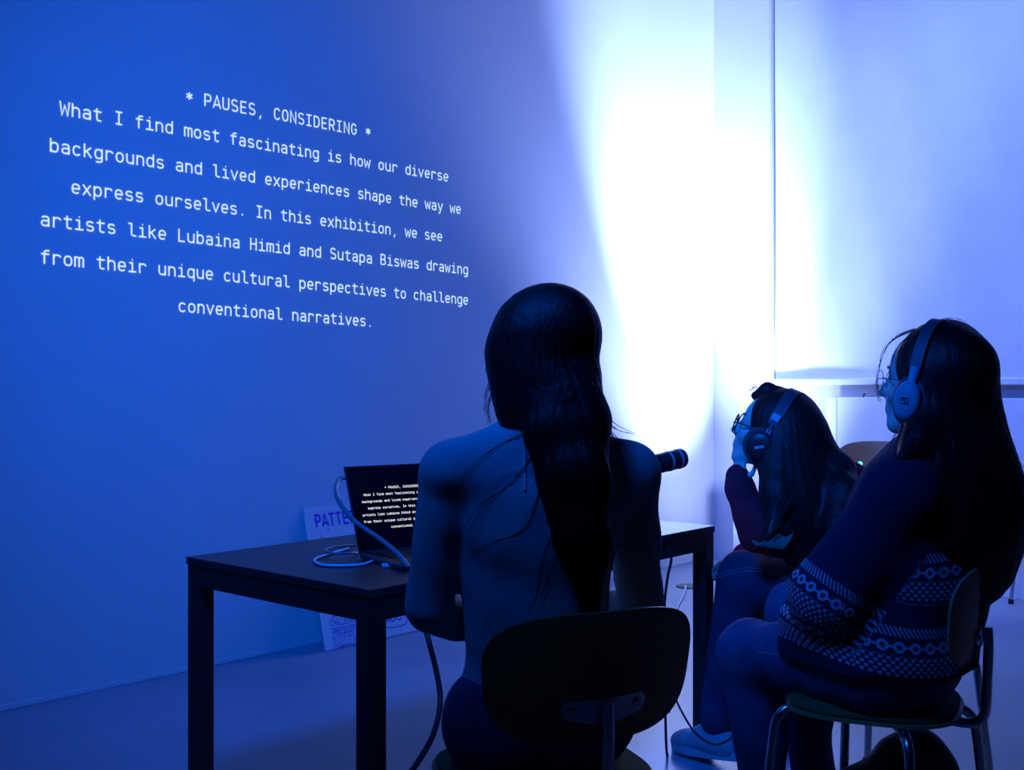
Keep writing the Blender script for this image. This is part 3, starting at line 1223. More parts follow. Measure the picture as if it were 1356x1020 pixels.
def add_hand(S, wrist, d, nrm, thumb, curl=.5, spread=.10, length=.175):
    """Palm, four unequal bent fingers and a thumb from the side of the palm. d: towards the fingers, nrm: out of the palm, thumb: thumb side."""
    d = nv(d)
    nrm = nv(Vector(nrm)-d*Vector(nrm).dot(d))
    t = nv(Vector(thumb)-d*Vector(thumb).dot(d)-nrm*Vector(thumb).dot(nrm))
    k = length/.185
    w0 = Vector(wrist)
    S.rc(w0, w0+d*.035*k, .024*k, .026*k, .02, (nrm, .72))
    for q, l in ((-.028, .080), (-.009, .086), (.011, .084), (.029, .076)):
        S.rc(w0+d*.02*k+t*q*.55*k, w0+d*l*k+t*q*k, .015*k, .0115*k, .012, (nrm, .85))
    for i, (q, kn, L) in enumerate(((.031, .080, .072), (.0105, .088, .080), (-.0105, .086, .074), (-.031, .077, .058))):
        b = w0+d*kn*k+t*q*k
        fd = nv(d+t*q*spread*12)
        ang = curl*(.75+.12*i)
        p = b
        r = (.0092, .0085, .0078, .0068)
        cur = ang*.55
        for j, seg in enumerate((.46, .31, .23)):
            dr = fd*math.cos(cur)+nrm*math.sin(cur)
            e = p+dr*L*seg*k
            S.rc(p, e, r[j]*k, r[j+1]*k, .004)
            p = e
            cur += ang
    b = w0+d*.022*k+t*.024*k
    e = b+(d*.55+t*.75+nrm*.35).normalized()*.044*k
    S.rc(b, e, .0135*k, .0105*k, .012)
    e2 = e+(d*.85+t*.35+nrm*.40).normalized()*.034*k
    S.rc(e, e2, .0098*k, .0088*k, .004)
    S.rc(e2, e2+(d*.9+t*.1+nrm*.45).normalized()*.024*k, .0088*k, .0072*k, .004)


def add_torso(S, J, inf, k=.05):
    fr = (J['r'], J['f'], J['up'])
    pv, ch, nb = J['pelvis'], J['chest'], J['neck']
    kx, ky = J.get('bulk', (1, 1))
    S.el(pv, (.165*kx+inf, .118*ky+inf, .115+inf), fr, k)
    S.el(pv.lerp(ch, .5), (.128*kx+inf, .098*ky+inf, .16+inf), fr, k)
    S.el(ch, (.150*kx+inf, .105*ky+inf, .175+inf), fr, k)
    for q in ('L', 'R'):
        d = J.get('slim', 0)
        S.rc(J['sh'+q], ch.lerp(J['sh'+q], .35), .052-d+inf, .07+inf, k)
        S.rc(nb, J['sh'+q], .045+inf*.8, .046-d+inf*.8, k)


def add_arm(S, J, q, inf, k=.025, end=1.0, fat=1.0):
    sh, e, w_ = J['sh'+q], J['el'+q], J['wr'+q]
    S.rc(sh, e, .050*fat+inf, .037*fat+inf, k)
    m = e.lerp(w_, .35)
    S.rc(e, m, .037*fat+inf, .036*fat+inf, k)
    S.rc(m, e.lerp(w_, end), .036*fat+inf, .026*fat+inf, k)


def add_leg(S, J, q, inf, k=.035, end=1.0):
    h, kn, an = J['hip'+q], J['kn'+q], J['an'+q]
    S.rc(h, kn, .085+inf, .056+inf, k)
    dn = nv(an-kn)
    bk = nv(J['f']*-1)
    S.rc(kn, kn.lerp(an, end), .054+inf, (.037 if end > .9 else .042)+inf, k)
    S.rc(kn.lerp(an, .12)+bk*.018, kn.lerp(an, .5)+bk*.012, .040+inf, .034+inf, k)


def make_shoe(parent, ankle, d, m='shoe', drop=.075):
    """Low lace-up shoe: upper, sole, laces. d: towards the toe; drop: ankle height over the sole."""
    d = nv(d)
    side = nv(d.cross(Vector((0, 0, 1))))
    up = side.cross(d)
    a = Vector(ankle)
    hl = a-d*.055-up*(drop-.022)
    S = Field(.005)
    S.rc(a+up*.01, a-up*.03-d*.015, .042, .044, .03, (side, .9))
    S.rc(hl+d*.005+up*.014, a+d*.05-up*(drop-.05), .036, .040, .03, (side, .95))
    S.rc(a+d*.03-up*.035, a+d*.135-up*(drop-.034), .040, .032, .03, (side, 1.1))
    S.rc(a+d*.12-up*(drop-.034), a+d*.165-up*(drop-.030), .036, .031, .02, (side, 1.15))
    o, V, Q = S.mesh('shoe', m, parent)
    q = MB()
    ring0, ring1 = [], []
    for k in range(36):
        t = 2*math.pi*k/36
        x = .052+.145*math.cos(t)
        wdt = .042+.008*math.sin(max(-1, min(1, (x-.06)/.12))*1.4)
        y = wdt*math.copysign(abs(math.sin(t))**.75, math.sin(t))
        p = a+d*x+side*y-up*drop
        ring0.append(p)
        ring1.append(p+up*.024)
    q.prism(ring0, ring1)
    q.build('sole', 'sole' if m == 'shoe' else 'rubber', o)
    q = MB()
    for k in range(4):
        c = a+d*(.045+.02*k)-up*(.002+.0095*k)
        q.tube([c-side*.026-up*.012, c+up*.004, c+side*.026-up*.012], .0028, 6)
    q.build('laces', 'cablew', o)
    return o


def eyes(parent, H):
    for q in (-1, 1):
        e = MB()
        c = HP(H, q*.031, .0765, .010)
        g = H['f']
        e.lathe(c-g*.0115, g, [(0, .001), (.002, .0062), (.006, .0104), (.0115, .0124), (.017, .0108), (.0195, .0085)], 16)
        o = e.build('eye', 'eyewhite', parent, True)
        e = MB()
        e.lathe(c+g*.0078, g, [(0, .0062), (.0012, .0050), (.0016, .001)], 14)
        e.build('iris', 'iris', o, True)
        e = MB()
        pts = [HP(H, q*x, y, z) for x, y, z in ((.014, .097, .036), (.028, .094, .041), (.042, .084, .040), (.050, .074, .035))]
        e.tube(spline(pts, 4), [.0026]*12+[.0012], 6)
        e.build('eyebrow', 'hair', parent, True)


def strands(list_of_pts, r=.0009):
    v, f = [], []
    for pts in list_of_pts:
        p = spline(pts, 6)
        o = len(v)
        n = len(p)
        for i, c in enumerate(p):
            t = (p[min(i+1, n-1)]-p[max(i-1, 0)]).normalized()
            a = t.orthogonal().normalized()
            b = t.cross(a)
            rr = r*(1-.6*i/n)
            for k in range(4):
                an = math.pi/2*k
                v.append(c+(a*math.cos(an)+b*math.sin(an))*rr)
        for i in range(n-1):
            for k in range(4):
                f.append((o+4*i+k, o+4*i+(k+1) % 4, o+4*i+4+(k+1) % 4, o+4*i+4+k))
    return v, f


def locks(c, axis=(0, 0, 1), amp=.0005):
    """Strand grooves running down the hair: ripples of the angle about a vertical line through c."""
    def fn(X, Y, Z):
        a = np.arctan2(Y-c[1], X-c[0])
        z = Z-c[2]
        return amp*(np.sin(38*a+9*z+2*np.sin(6*z+1))+.6*np.sin(71*a-6*z+.7)+.5*np.sin(113*a+14*z))
    return fn


def folds(amp, sx, sy, sz, ph=0.0):
    def fn(X, Y, Z):
        return amp*(np.sin(sx*X+sz*Z+3*np.sin(5*Y+ph))*np.sin(sy*Y-sz*.6*Z+ph)+.5*np.sin(sx*1.7*Y-sz*1.3*Z+2*ph))
    return fn


def on_surface(V, Q, pts):
    """Points where the rays from the eye through the given pixels meet a surface."""
    t = BVHTree.FromPolygons([Vector(v) for v in V], [tuple(q) for q in Q])
    out = []
    for px, py in pts:
        d = Vector(((px-678)/F, 1, (510-py)/F)).normalized()
        h = t.ray_cast(Vector((0, 0, EYE)), d)
        if h[0] is not None:
            out.append(h[0]-d*.001)
    return out


def person(label, base):
    p = empty('person', base, 0, True)
    return tag(p, label, 'person', None)


# ================================================================== the woman at the table, seen from behind
fA = nv((-.30, .954, 0))
rA = Vector((fA.y, -fA.x, 0))
A = dict(f=fA, r=rA, up=Vector((0, 0, 1)), pelvis=Vector((.052, 2.135, .560)), chest=Vector((.045, 2.15, .90)), neck=Vector((.052, 2.145, 1.105)),
         shL=P(596, 628, 2.085), shR=P(834, 624, 2.20), elL=P(568, 806, 2.13), elR=P(848, 806, 2.26),
         wrL=Vector((-.015, 2.37, .665)), wrR=Vector((.115, 2.47, .675)), slim=.013)
for q, sg in (('L', -1), ('R', 1)):
    A['hip'+q] = A['pelvis']+rA*sg*.085+Vector((0, 0, -.01))
    A['kn'+q] = Vector((.062+sg*.088, 2.555+sg*.015, .555))
    A['an'+q] = Vector((A['kn'+q].x, A['kn'+q].y, .085))-fA*.05
HA = head_frame(P(709, 468, 2.165), (-.85, .53), 2, 0, .93)
pa = person('seated woman seen from behind with long straight black hair and a grey jumper', A['pelvis']*1)
pa.location.z = 0
S = Field(.0055)
add_torso(S, A, 0)
add_head(S, HA, A['neck'])
for q in 'LR':
    add_arm(S, A, q, 0)
    add_leg(S, A, q, 0)
    S.rc(A['an'+q], A['an'+q]+fA*.12-Vector((0, 0, .05)), .036, .026, .02)
add_hand(S, A['wrL'], (.55, .8, -.05), (0, 0, -1), (.8, -.5, 0), .55)
add_hand(S, A['wrR'], (-.75, .65, -.05), (0, 0, -1), (-.6, -.75, 0), .55)
S.mesh('body', 'skin', pa)
eyes(pa, HA)
S = Field(.006)
add_torso(S, A, .014)
for q in 'LR':
    add_arm(S, A, q, .010, .012, .93, .93)
S.rc(A['neck'], A['neck']+Vector((0, 0, .028)), .068, .064, .02)
S.el(A['pelvis']+Vector((0, 0, -.10)), (.3, .3, .135), None, .012, 's')
o, V, Q = S.mesh('jumper', 'greyknit', pa, folds(.0028, 21, 26, 34))
zp = on_surface(V, Q, [(695, 530+k*6) for k in range(21)])
q = MB()
for k in range(len(zp)-1):
    q.tube([zp[k].lerp(zp[k+1], .06), zp[k].lerp(zp[k+1], .94)], .0030, 6)
q.build('zipper', 'zip', o, True)
S = Field(.006)
S.el(A['pelvis'], (.181, .136, .125), (rA, fA, Vector((0, 0, 1))), .04)
for q in 'LR':
    add_leg(S, A, q, .014, .04, .93)
S.el(A['pelvis']+Vector((0, 0, .20)), (.26, .24, .125), None, .012, 's')
o, V, Q = S.mesh('jeans', 'denim', pa, folds(.0030, 30, 34, 22, 1))
for q in 'LR':
    make_shoe(pa, A['an'+q]+Vector((0, 0, -.01)), fA, 'shoedark')
S = Field(.005)
S.el(HP(HA, 0, -.034, .044), (.086, .104, .097), (HA['r'], HA['f'], HA['u']), .02)
S.el(P(711, 485, 2.15), (.078, .09, .10), None, .03)
S.rc(P(705, 452, 2.15), P(703, 520, 2.13), .080, .062, .04)
S.rc(P(672, 470, 2.14), P(678, 548, 2.10), .040, .030, .03)
S.rc(P(662, 487, 2.155), P(652, 491, 2.16), .018, .008, .02)
S.chain([P(738, 470, 2.13), P(748, 545, 2.06), P(762, 640, 2.005), P(772, 720, 1.995), P(783, 815, 2.01)], [.062, .058, .050, .042, .018], .022, ((0.1, 1, .15), .42))
S.chain([P(756, 440, 2.15), P(766, 500, 2.11), P(780, 560, 2.06), P(790, 640, 2.02)], [.032, .032, .030, .018], .03)
S.chain([P(722, 520, 2.07), P(730, 580, 2.03), P(745, 680, 2.00)], [.050, .034, .010], .022, ((0.1, 1, .15), .4))
HAIRA = []
for (pts) in ([(700, 575, 2.03), (660, 590, 2.02), (622, 625, 2.0), (600, 660, 2.0)], [(708, 600, 2.02), (680, 640, 1.99), (640, 670, 1.985), (618, 700, 1.99)],
              [(720, 640, 2.0), (700, 700, 1.985), (660, 720, 1.98), (615, 740, 1.99)], [(735, 700, 1.99), (722, 740, 1.98), (712, 790, 1.99), (700, 810, 2.0)],
              [(745, 720, 1.985), (730, 760, 1.98), (716, 800, 1.99)], [(790, 540, 2.08), (815, 565, 2.07), (838, 574, 2.08)], [(795, 555, 2.07), (820, 585, 2.06), (842, 610, 2.05)],
              [(650, 500, 2.15), (645, 520, 2.15), (644, 548, 2.14)], [(655, 515, 2.14), (648, 535, 2.13), (650, 560, 2.11)]):
    for k in range(3):
        HAIRA.append([P(a+random.uniform(-4, 4), b+random.uniform(-4, 4), c) for a, b, c in pts])
S.mesh('hair', 'hair', pa, locks(P(716, 468, 2.14)), strands(HAIRA, .0012))


# ================================================================== the woman in the patterned jumper, right foreground
fB = nv((-.75, .66, 0))
rB = Vector((fB.y, -fB.x, 0))
upB = nv((.05, -.04, 1))
B = dict(f=fB, r=rB, up=upB, pelvis=Vector((.895, 2.585, .560)), chest=Vector((.945, 2.575, .86)), neck=Vector((.965, 2.575, 1.025)),
         shL=Vector((.862, 2.455, .952)), shR=Vector((1.075, 2.71, .98)), elL=P(1098, 792, 2.48), elR=Vector((1.02, 2.95, .72)),
         wrL=Vector((.80, 2.72, .685)), wrR=Vector((.88, 2.87, .70)), bulk=(1.12, 1.15))
B['hipL'], B['hipR'] = Vector((.825, 2.525, .555)), Vector((.955, 2.665, .555))
B['knL'], B['knR'] = P(990, 864, 2.88), Vector((.78, 3.03, .575))
B['anL'], B['anR'] = Vector((.66, 2.83, .085)), Vector((.82, 2.98, .085))
HB = head_frame(P(1230, 512, 2.60), (-.76, .65), 5, 0, .97)
pb = person('seated woman with long dark hair, headphones and a navy patterned jumper at the right', Vector((B['pelvis'].x, B['pelvis'].y, 0)))
S = Field(.0055)
add_torso(S, B, 0)
add_head(S, HB, B['neck'])
for q in 'LR':
    add_arm(S, B, q, 0)
    add_leg(S, B, q, 0)
    S.rc(B['an'+q], B['an'+q]+fB*.12-Vector((0, 0, .05)), .036, .026, .02)
add_hand(S, B['wrL'], (.25, .9, -.05), (0, 0, -1), (.8, -.3, 0), .5)
add_hand(S, B['wrR'], (-.3, -.8, -.02), (0, 0, -1), (-.5, .8, 0), .5)
S.mesh('body', 'skin', pb)
eyes(pb, HB)
# jumper: short wide sleeves, bands of pattern on sleeve ends, waist and hem
S = Field(.0055)
add_torso(S, B, .028, .05)
S.rc(B['shL'], B['elL'], .066, .094, .05)
S.rc(B['shR'], B['elR'], .072, .085, .05)
S.rc(B['neck'], B['neck']+Vector((0, 0, .02)), .068, .060, .02)
S.rc(B['chest']+rB*.05-fB*.03, B['pelvis']+Vector((.02, -.02, .05)), .165, .175, .05, (fB, .85))
for q in 'LR':
    S.rc(B['hip'+q]+Vector((0, 0, .02)), B['hip'+q].lerp(B['kn'+q], .34)+Vector((0, 0, .012)), .128, .118, .05)
S.el(B['pelvis']+fB*.10-rB*.02+Vector((0, 0, .085)), (.185, .15, .085), (rB, fB, Vector((0, 0, 1))), .05)
S.el(B['pelvis']+Vector((0, 0, -.16)), (.6, .6, .165), None, .012, 's')
o, V, Q = S.mesh('jumper', 'isle', pb, folds(.0042, 19, 23, 21, .5))
sh, el_ = np.array(B['shL']), np.array(B['elL'])
ax_ = (sh-el_)/np.linalg.norm(sh-el_)
ha = (V-el_)@ax_
rad = np.linalg.norm((V-el_)-ha[:, None]*ax_, axis=1)
side_ = np.array(rB)
ctr = np.array(B['pelvis'])
lat = (V-ctr)@side_
isarm = (ha > -.062) & (rad < .118) & (ha < .20) & (lat < -.135+.20*(V[:, 2]-.7))
e1 = np.cross(ax_, [1.0, 0, 0])
e1 /= np.linalg.norm(e1)
e2 = np.cross(ax_, e1)
ang = np.arctan2((V-el_)@e2, (V-el_)@e1)
va = ha+.065
ua = ang*.095
angt = np.arctan2((V-ctr)@np.array(fB), lat)
vt = V[:, 2]-.575+.02*np.sin(angt*2)
vt = np.where((vt > .165) & (vt < .28), vt-.165, vt)
bu = np.where(isarm, ua, angt*.19)
bv = np.where(isarm, va, vt)
for nm, arr in (('band_u', bu), ('band_v', bv)):
    at = o.data.attributes.new(nm, 'FLOAT', 'POINT')
    if len(o.data.vertices) == len(arr):
        at.data.foreach_set('value', arr.astype(np.float32))
S = Field(.006)
S.el(B['pelvis'], (.186, .150, .125), (rB, fB, Vector((0, 0, 1))), .04)
for q in 'LR':
    add_leg(S, B, q, .020, .04, .93)
S.el(B['pelvis']+Vector((0, 0, .21)), (.27, .26, .125), None, .012, 's')
o, V, Q = S.mesh('jeans', 'denim', pb, folds(.0034, 30, 34, 22, 2))
sm = on_surface(V, Q, [(1004+3*k, 864+.35*k) for k in range(14)])
if len(sm) > 3:
    q = MB()
    q.tube(sm, .0018, 5)
    q.build('seam', 'stitch', o, True)
for q in 'LR':
    make_shoe(pb, B['an'+q]+Vector((0, 0, -.01)), fB, 'shoedark')
# hair
S = Field(.005)
S.el(HP(HB, 0, -.036, .050), (.096, .118, .098), (HB['r'], HB['f'], HB['u']), .02)
S.el(HP(HB, 0, .135, -.015), (.110, .090, .128), (HB['r'], HB['f'], HB['u']), .012, 's')
S.chain([P(1262, 480, 2.60), P(1266, 560, 2.55), P(1272, 640, 2.50), P(1277, 700, 2.48), P(1283, 745, 2.50)], [.085, .100, .128, .135, .100], .05, ((.25, -1, 0), .45))
S.chain([P(1276, 480, 2.63), P(1284, 540, 2.62), P(1294, 600, 2.58)], [.032, .032, .05], .04)
S.chain([P(1326, 640, 2.56), P(1338, 700, 2.53), P(1330, 740, 2.53)], [.03, .034, .01], .03)
S.chain([P(1236, 556, 2.52), P(1216, 582, 2.48), P(1196, 606, 2.43)], [.032, .030, .014], .03)
HAIRB = []
for pts, n, r in (([(1214, 436, 2.58), (1188, 445, 2.62), (1170, 464, 2.64), (1163, 492, 2.65), (1161, 512, 2.65), (1165, 532, 2.63)], 4, 2.5),
                  ([(1206, 446, 2.56), (1190, 458, 2.58), (1179, 482, 2.60), (1180, 505, 2.60), (1194, 522, 2.56)], 2, 1.5),
                  ([(1238, 428, 2.60), (1256, 419, 2.60), (1276, 428, 2.60), (1288, 448, 2.60)], 2, 3),
                  ([(1282, 440, 2.60), (1304, 470, 2.60), (1312, 520, 2.60), (1316, 560, 2.60)], 5, 5),
                  ([(1306, 500, 2.60), (1318, 560, 2.58), (1338, 600, 2.56), (1362, 622, 2.55)], 5, 6),
                  ([(1310, 560, 2.60), (1330, 590, 2.56), (1346, 625, 2.54), (1358, 650, 2.53)], 6, 5),
                  ([(1328, 735, 2.53), (1345, 737, 2.5), (1362, 732, 2.5)], 3, 3), ([(1320, 740, 2.53), (1330, 748, 2.5), (1346, 748, 2.5)], 3, 3),
                  ([(1200, 560, 2.45), (1186, 580, 2.44), (1180, 600, 2.43)], 8, 5)):
    for k in range(n):
        HAIRB.append([P(a+random.uniform(-r, r), b+random.uniform(-r, r), c) for a, b, c in pts])
S.mesh('hair', 'hair', pb, locks(P(1245, 520, 2.62)), strands(HAIRB, .0010))


# ================================================================== the long-haired woman with round glasses, chin on hand
fC = nv((-.66, .75, 0))
rC = Vector((fC.y, -fC.x, 0))
upC = nv((-.35, .30, 1))
C_ = dict(f=fC, r=rC, up=upC, pelvis=Vector((1.08, 3.21, .565)), chest=Vector((.965, 3.29, .76)), neck=Vector((.845, 3.315, .955)),
          shL=Vector((.870, 3.150, .865)), shR=Vector((1.01, 3.43, .84)), elL=P(1003, 706, 3.22), elR=Vector((.90, 3.62, .73)),
          wrL=P(981, 646, 3.245), wrR=Vector((.745, 3.58, .640)), bulk=(.95, .95))
C_['hipL'], C_['hipR'] = Vector((1.02, 3.16, .57)), Vector((1.14, 3.28, .56))
C_['knL'], C_['knR'] = P(984, 766, 3.50), Vector((.83, 3.68, .585))
C_['anL'], C_['anR'] = P(948, 966, 3.48), Vector((.86, 3.66, .085))
HC = head_frame(P(1019, 577, 3.25), (-.90, .42), 20, 0, .92)
pc = person('seated woman with round glasses, headphones and red sleeve resting chin on hand', Vector((C_['pelvis'].x, C_['pelvis'].y, 0)))
S = Field(.0055)
add_torso(S, C_, 0)
add_head(S, HC, C_['neck'])
for q in 'LR':
    add_arm(S, C_, q, 0)
    add_leg(S, C_, q, 0)
    S.rc(C_['an'+q], C_['an'+q]+fC*.10-Vector((0, 0, .05)), .036, .026, .02)
add_hand(S, C_['wrL'], (-.10, .25, 1), (.7, .5, 0), (.3, -1, .1), 1.05, .06, .135)
add_hand(S, C_['wrR'], (-.72, .45, -.35), (-.2, 0, -1), (-.4, -.9, 0), 1.0, .06, .16)
S.mesh('body', 'skin', pc)
eyes(pc, HC)
S = Field(.006)
add_torso(S, C_, .016)
for q in 'LR':
    add_arm(S, C_, q, .014, .022, 1.0 if q == 'L' else .92)
S.rc(C_['wrL'], C_['wrL']+Vector((-.008, .01, .035)), .040, .036, .02)
S.rc(C_['neck'], C_['neck']+Vector((-.02, .01, .03)), .068, .064, .02)
S.el(C_['pelvis']+Vector((0, 0, -.11)), (.34, .34, .135), None, .012, 's')
S.mesh('jumper', 'redknit', pc, folds(.0028, 24, 28, 30, 2))
S = Field(.006)
S.el(C_['pelvis'], (.184, .140, .125), (rC, fC, Vector((0, 0, 1))), .04)
for q in 'LR':
    add_leg(S, C_, q, .022, .04, .93)
S.el(C_['pelvis']+Vector((0, 0, .22)), (.27, .26, .125), None, .012, 's')
o, V, Q = S.mesh('jeans', 'denimdark', pc, folds(.0034, 30, 34, 22, 3))
for off in (0, 4):
    sm = on_surface(V, Q, [(950+2*k, 762+off-.9*k+.021*k*k) for k in range(50)])
    if len(sm) > 5:
        q = MB()
        for i in range(0, len(sm)-1, 2):
            q.tube([sm[i], sm[i+1]], .0016, 5)
        q.build('seam', 'stitch', o, True)
make_shoe(pc, C_['anL'], (-.45, .62, -.10), 'shoe', .085)
make_shoe(pc, C_['anR']+Vector((0, 0, -.01)), fC, 'shoe')
S = Field(.005)
S.el(HP(HC, 0, -.036, .048), (.090, .112, .094), (HC['r'], HC['f'], HC['u']), .02)
S.el(HP(HC, 0, .140, -.020), (.110, .092, .132), (HC['r'], HC['f'], HC['u']), .012, 's')
S.chain([P(1046, 560, 3.24), P(1058, 610, 3.18), P(1066, 670, 3.12), P(1062, 722, 3.08)], [.082, .098, .104, .070], .05, ((.3, -1, 0), .55))
S.chain([P(1026, 610, 3.15), P(1028, 650, 3.10), P(1034, 705, 3.06), P(1026, 728, 3.05)], [.035, .036, .036, .018], .03)
S.chain([P(1080, 590, 3.24), P(1110, 622, 3.16), P(1118, 655, 3.08), P(1112, 700, 3.02)], [.030, .042, .048, .05], .03)
S.chain([P(1000, 524, 3.28), P(1016, 516, 3.26), P(1030, 518, 3.25)], [.012, .018, .012], .02)
HAIRC = []
for k in range(16):
    HAIRC.append([P(1040+random.uniform(-16, 10), 660, 3.02), P(1028+random.uniform(-8, 8), 700, 3.01), P(1012+random.uniform(-6, 6), 720+random.uniform(-4, 4), 3.02), P(1002+random.uniform(-4, 4), 716+random.uniform(-5, 5), 3.05)])
for k in range(8):
    a = random.uniform(998, 1024)
    HAIRC.append([P(a+8, 522, 3.25), P(a, 513+random.uniform(-2, 2), 3.25), P(a-6, 514+random.uniform(-2, 3), 3.25), P(a-9, 519, 3.25)])
ho, V, Q = S.mesh('hair', 'hairbrown', pc, locks(P(1045, 575, 3.24)), strands(HAIRC, .0014))
q = MB()
for k in range(11):
    x = 1000+3.1*k
    q.tube(spline([P(x+24-.4*k, 690, 3.04), P(x+16, 712, 3.02), P(x+4, 722+.5*k, 3.02), P(x-4, 716+.6*k, 3.04)], 6), [.0055*(1-.5*i/18) for i in range(19)], 6)
q.build('curled_ends', 'hairtip', ho, True)['label'] = 'lighter curled hair ends'


# ------------------------------------------------------------------ headphones and glasses
def headphones(H, label, cupshape, tilt, grey, top=.150, half=.098, cz=-.004, bw=.034, cy=-.01):
    root = empty('headphones', HP(H, 0, 0, .1), 0, True)
    tag(root, label, 'headphones')
    tl = math.radians(tilt)

    def L(x, y, z):
        return HP(H, x, cy+y*math.cos(tl)-z*math.sin(tl), cz+y*math.sin(tl)+z*math.cos(tl))
    pm = 'plasticgrey' if grey else 'plastic'
    # padded band
    v, f = [], []
    n = 32
    for i in range(n+1):
        a = math.radians(20+140*i/n)
        ca, sa = math.cos(a), math.sin(a)
        x, z = half*1.03*math.copysign(abs(ca)**.85, ca), top*abs(sa)**.9
        nx, nz_ = ca, sa
        for dy, dr in ((-bw/2, 0), (-bw/2*.8, .011), (bw/2*.8, .011), (bw/2, 0), (bw/2*.8, -.006), (-bw/2*.8, -.006)):
            v.append(L(x+nx*dr, dy, z+nz_*dr))
    for i in range(n):
        for k in range(6):
            f.append((6*i+k, 6*i+(k+1) % 6, 6*i+6+(k+1) % 6, 6*i+6+k))
    f += [tuple(range(6)), tuple(range(6*n, 6*n+6))]
    q = MB()
    q.add(v, f)
    q.build('headband', 'leather', root, True)
    for s in (-1, 1):
        q = MB()
        q.tube([L(s*half*.98, 0, top*.40), L(s*(half+.008), 0, .045), L(s*(half+.016), 0, .012)], [.013, .0105, .0085] if grey else [.010, .0075, .007], 10)
        sl = q.build('slider', pm if grey else 'plastic', root, True)
        if not grey:
            q = MB()
            q.box(L(s*(half+.012), -.013, top*.48), L(s*(half+.012), .013, top*.48)-L(s*(half+.012), -.013, top*.48),
                  L(s*(half+.010), -.013, top*.48+.022)-L(s*(half+.012), -.013, top*.48), H['r']*s*.002)
            q.build('label_plate', 'silver', sl)
            q = MB()
            for dy in (-.007, .004):
                q.box(L(s*(half+.016), dy, .036), L(s*(half+.016), dy+.004, .036)-L(s*(half+.016), dy, .036), L(s*(half+.015), dy, .056)-L(s*(half+.016), dy, .036), H['r']*s*.002)
            q.build('slot_mark', 'silver', sl)
        axis = H['r']*s
        up = L(0, 0, 1)-L(0, 0, 0)
        rx, rz = cupshape
        c = L(s*(half-.020), .004, -.004)
        q = MB()
        q.lathe(c, axis, [(0, rz*.90), (.004, rz*1.1), (.014, rz*1.18), (.022, rz*1.08)], 32, rx/rz, up)
        q.build('ear_cushion', 'leather', root, True)
        q = MB()
        q.lathe(c+axis*.022, axis, [(0, rz*.90), (.010, rz*.92), (.018, rz*.84), (.022, rz*.66), (.0235, rz*.3)], 32, rx/rz, up)
        cup = q.build('ear_cup', pm, root, True)
        if s < 0:
            c2 = c+axis*.0460
            y = nv(up)
            x = axis.cross(y).normalized()
            x = x if x.dot(H['f']) > 0 else -x
            e_ = axis*.001
            q = MB()

            def bar(p0, p1, wd):
                d = (p1[0]-p0[0], p1[1]-p0[1])
                ll = math.hypot(*d)
                nn_ = (-d[1]/ll*wd, d[0]/ll*wd)
                o_ = c2+x*(p0[0]-nn_[0]/2)+y*(p0[1]-nn_[1]/2)
                q.box(o_, x*d[0]+y*d[1], x*nn_[0]+y*nn_[1], e_)
            if grey:            # the maker's mark: a frame with a slanted stroke
                bar((-.0085, -.0065), (.0085, -.0065), .0022)
                bar((-.0085, .0065), (.0085, .0065), .0022)
                bar((-.0085, -.0065), (-.0085, .002), .002)
                bar((.0085, -.002), (.0085, .0065), .002)
                bar((.0062, .0062), (-.0062, -.0062), .0030)
                q.build('maker_mark', 'plastic', cup)
            else:
                bar((-.013, .006), (.010, -.010), .008)
                q.build('label_strip', 'silver', cup)
                q = MB()
                q.ring(c+axis*.036, axis, rz*.80, .0035, 28, 8, rx/rz, up)
                q.build('rim_ring', 'cable', cup, True)
                q = MB()
                q.tube(spline([c-up.normalized()*rz*.9+axis*.012, P(1008, 640, 3.10), P(1011, 664, 3.08), P(1012, 700, 3.08), P(1020, 742, 3.12)], 6), .0022, 6)
                q.build('cord', 'cableb', root, True)
    return root


headphones(HB, 'grey headphones with oval cups worn by the woman in the patterned jumper', (.034, .051), 4, True, top=.184, half=.110, cz=-.030, cy=.0)
headphones(HC, 'black studio headphones worn by the woman with round glasses', (.047, .047), 6, False, top=.180, half=.104, cz=-.024, bw=.042)


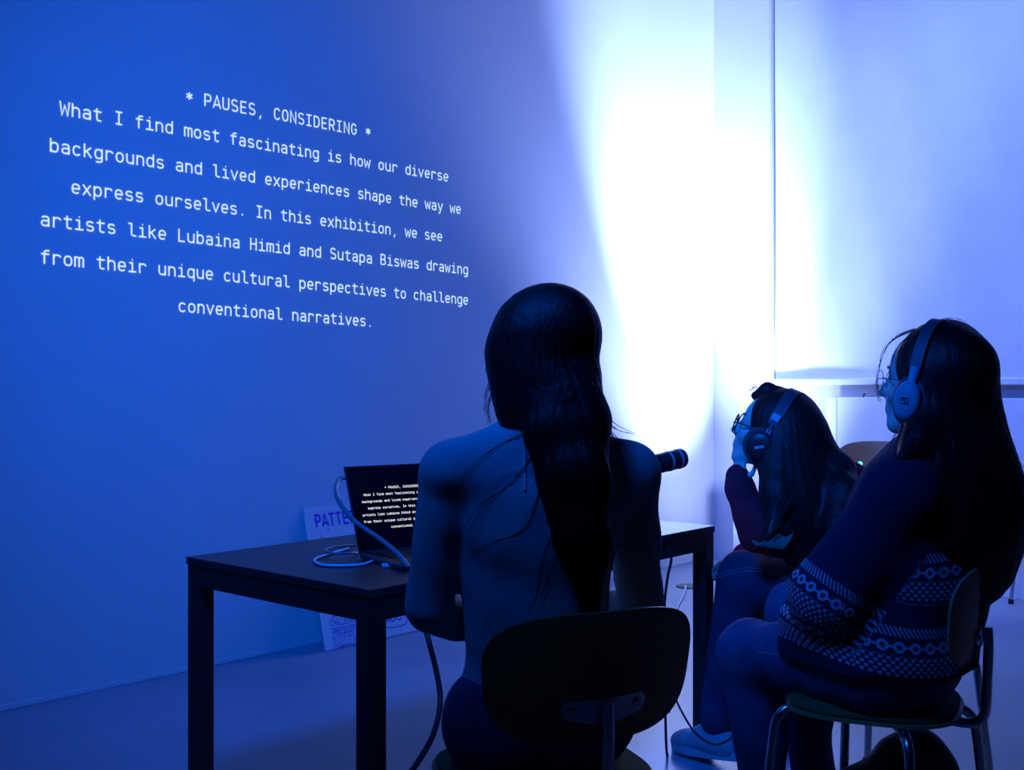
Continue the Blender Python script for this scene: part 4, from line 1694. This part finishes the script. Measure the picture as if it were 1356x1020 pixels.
def glasses(H, label, R, rim, m):
    root = empty('glasses', HP(H, 0, .11, .01), 0, True)
    tag(root, label, 'glasses')
    for s in (-1, 1):
        c = HP(H, s*.0335, .109, .006)
        nrm = nv(H['f']+H['r']*s*.08)
        q = MB()
        q.ring(c, nrm, R, rim, 32, 8, 1.0, H['u'])
        fr = q.build('rim', m, root, True)
        q = MB()
        q.lathe(c-nrm*.0006, nrm, [(0, R), (.0012, R)], 32, 1.0, H['u'])
        q.build('lens', 'lens', fr)
        q = MB()
        q.tube(fillet([c+H['r']*s*R, HP(H, s*.072, .095, .012), HP(H, s*.083, .0, .012), HP(H, s*.084, -.03, -.01)], .012, 4), rim*1.1, 8)
        q.build('temple', m, root, True)
        q = MB()
        q.tube([c-H['r']*s*R*.8-H['u']*.006, HP(H, s*.012, .102, -.004)], .0013, 6)
        q.build('nose_pad', 'cablew', root, True)
    q = MB()
    q.tube(spline([HP(H, -.0115, .110, .009), HP(H, 0, .116, .013), HP(H, .0115, .110, .009)], 5), rim, 8)
    q.build('bridge', m, root, True)
    return root


glasses(HB, 'thin wire glasses on the woman in the patterned jumper', .0245, .0011, 'chrome')
glasses(HC, 'round dark glasses on the woman resting her chin on her hand', .0245, .0022, 'plastic')

# ------------------------------------------------------------------ bag under the right-hand chair
bgc = Vector((.93, 2.70, 0))
bg = empty('bag', bgc, 0, True)
tag(bg, 'soft black bag lying on the floor under the right-hand chair', 'bag')
S = Field(.006)
S.rc(bgc+Vector((-.12, -.06, .09)), bgc+Vector((.16, .10, .09)), .09, .09, .05)
S.rc(bgc+Vector((-.08, -.03, .19)), bgc+Vector((.13, .09, .22)), .085, .075, .06)
S.rc(bgc+Vector((.04, .03, .27)), bgc+Vector((.09, .06, .29)), .06, .05, .06)
S.el(bgc+Vector((0, 0, -.30)), (.6, .6, .302), None, .01, 's')
S.mesh('bag_body', 'bag', bg, folds(.006, 26, 31, 24, 4))
q = MB()
q.tube(spline([bgc+Vector((-.05, -.10, .20)), bgc+Vector((-.02, -.14, .26)), bgc+Vector((.06, -.12, .28)), bgc+Vector((.10, -.04, .24))], 8), .008, 8)
q.build('handle', 'bag', bg, True)
# glowing stud painted as a reflection, on the cable over the empty chair's back
q = MB()
q.tube(spline([P(1119, 606, 5.84), P(1128, 613, 5.82), P(1139, 617, 5.82)], 6), .004, 6)
cd = tag(q.build('pendant_cable', 'cableb', None, True), 'thin dark lead hooked over the empty brown chair with a tiny cyan light', 'cable')
q = MB()
q.lathe(P(1139, 614, 5.83), (0, -1, 0), [(-.02, .008), (0, .012), (.008, .011), (.012, .006)], 16)
q.build('indicator_light', 'led', cd, True)
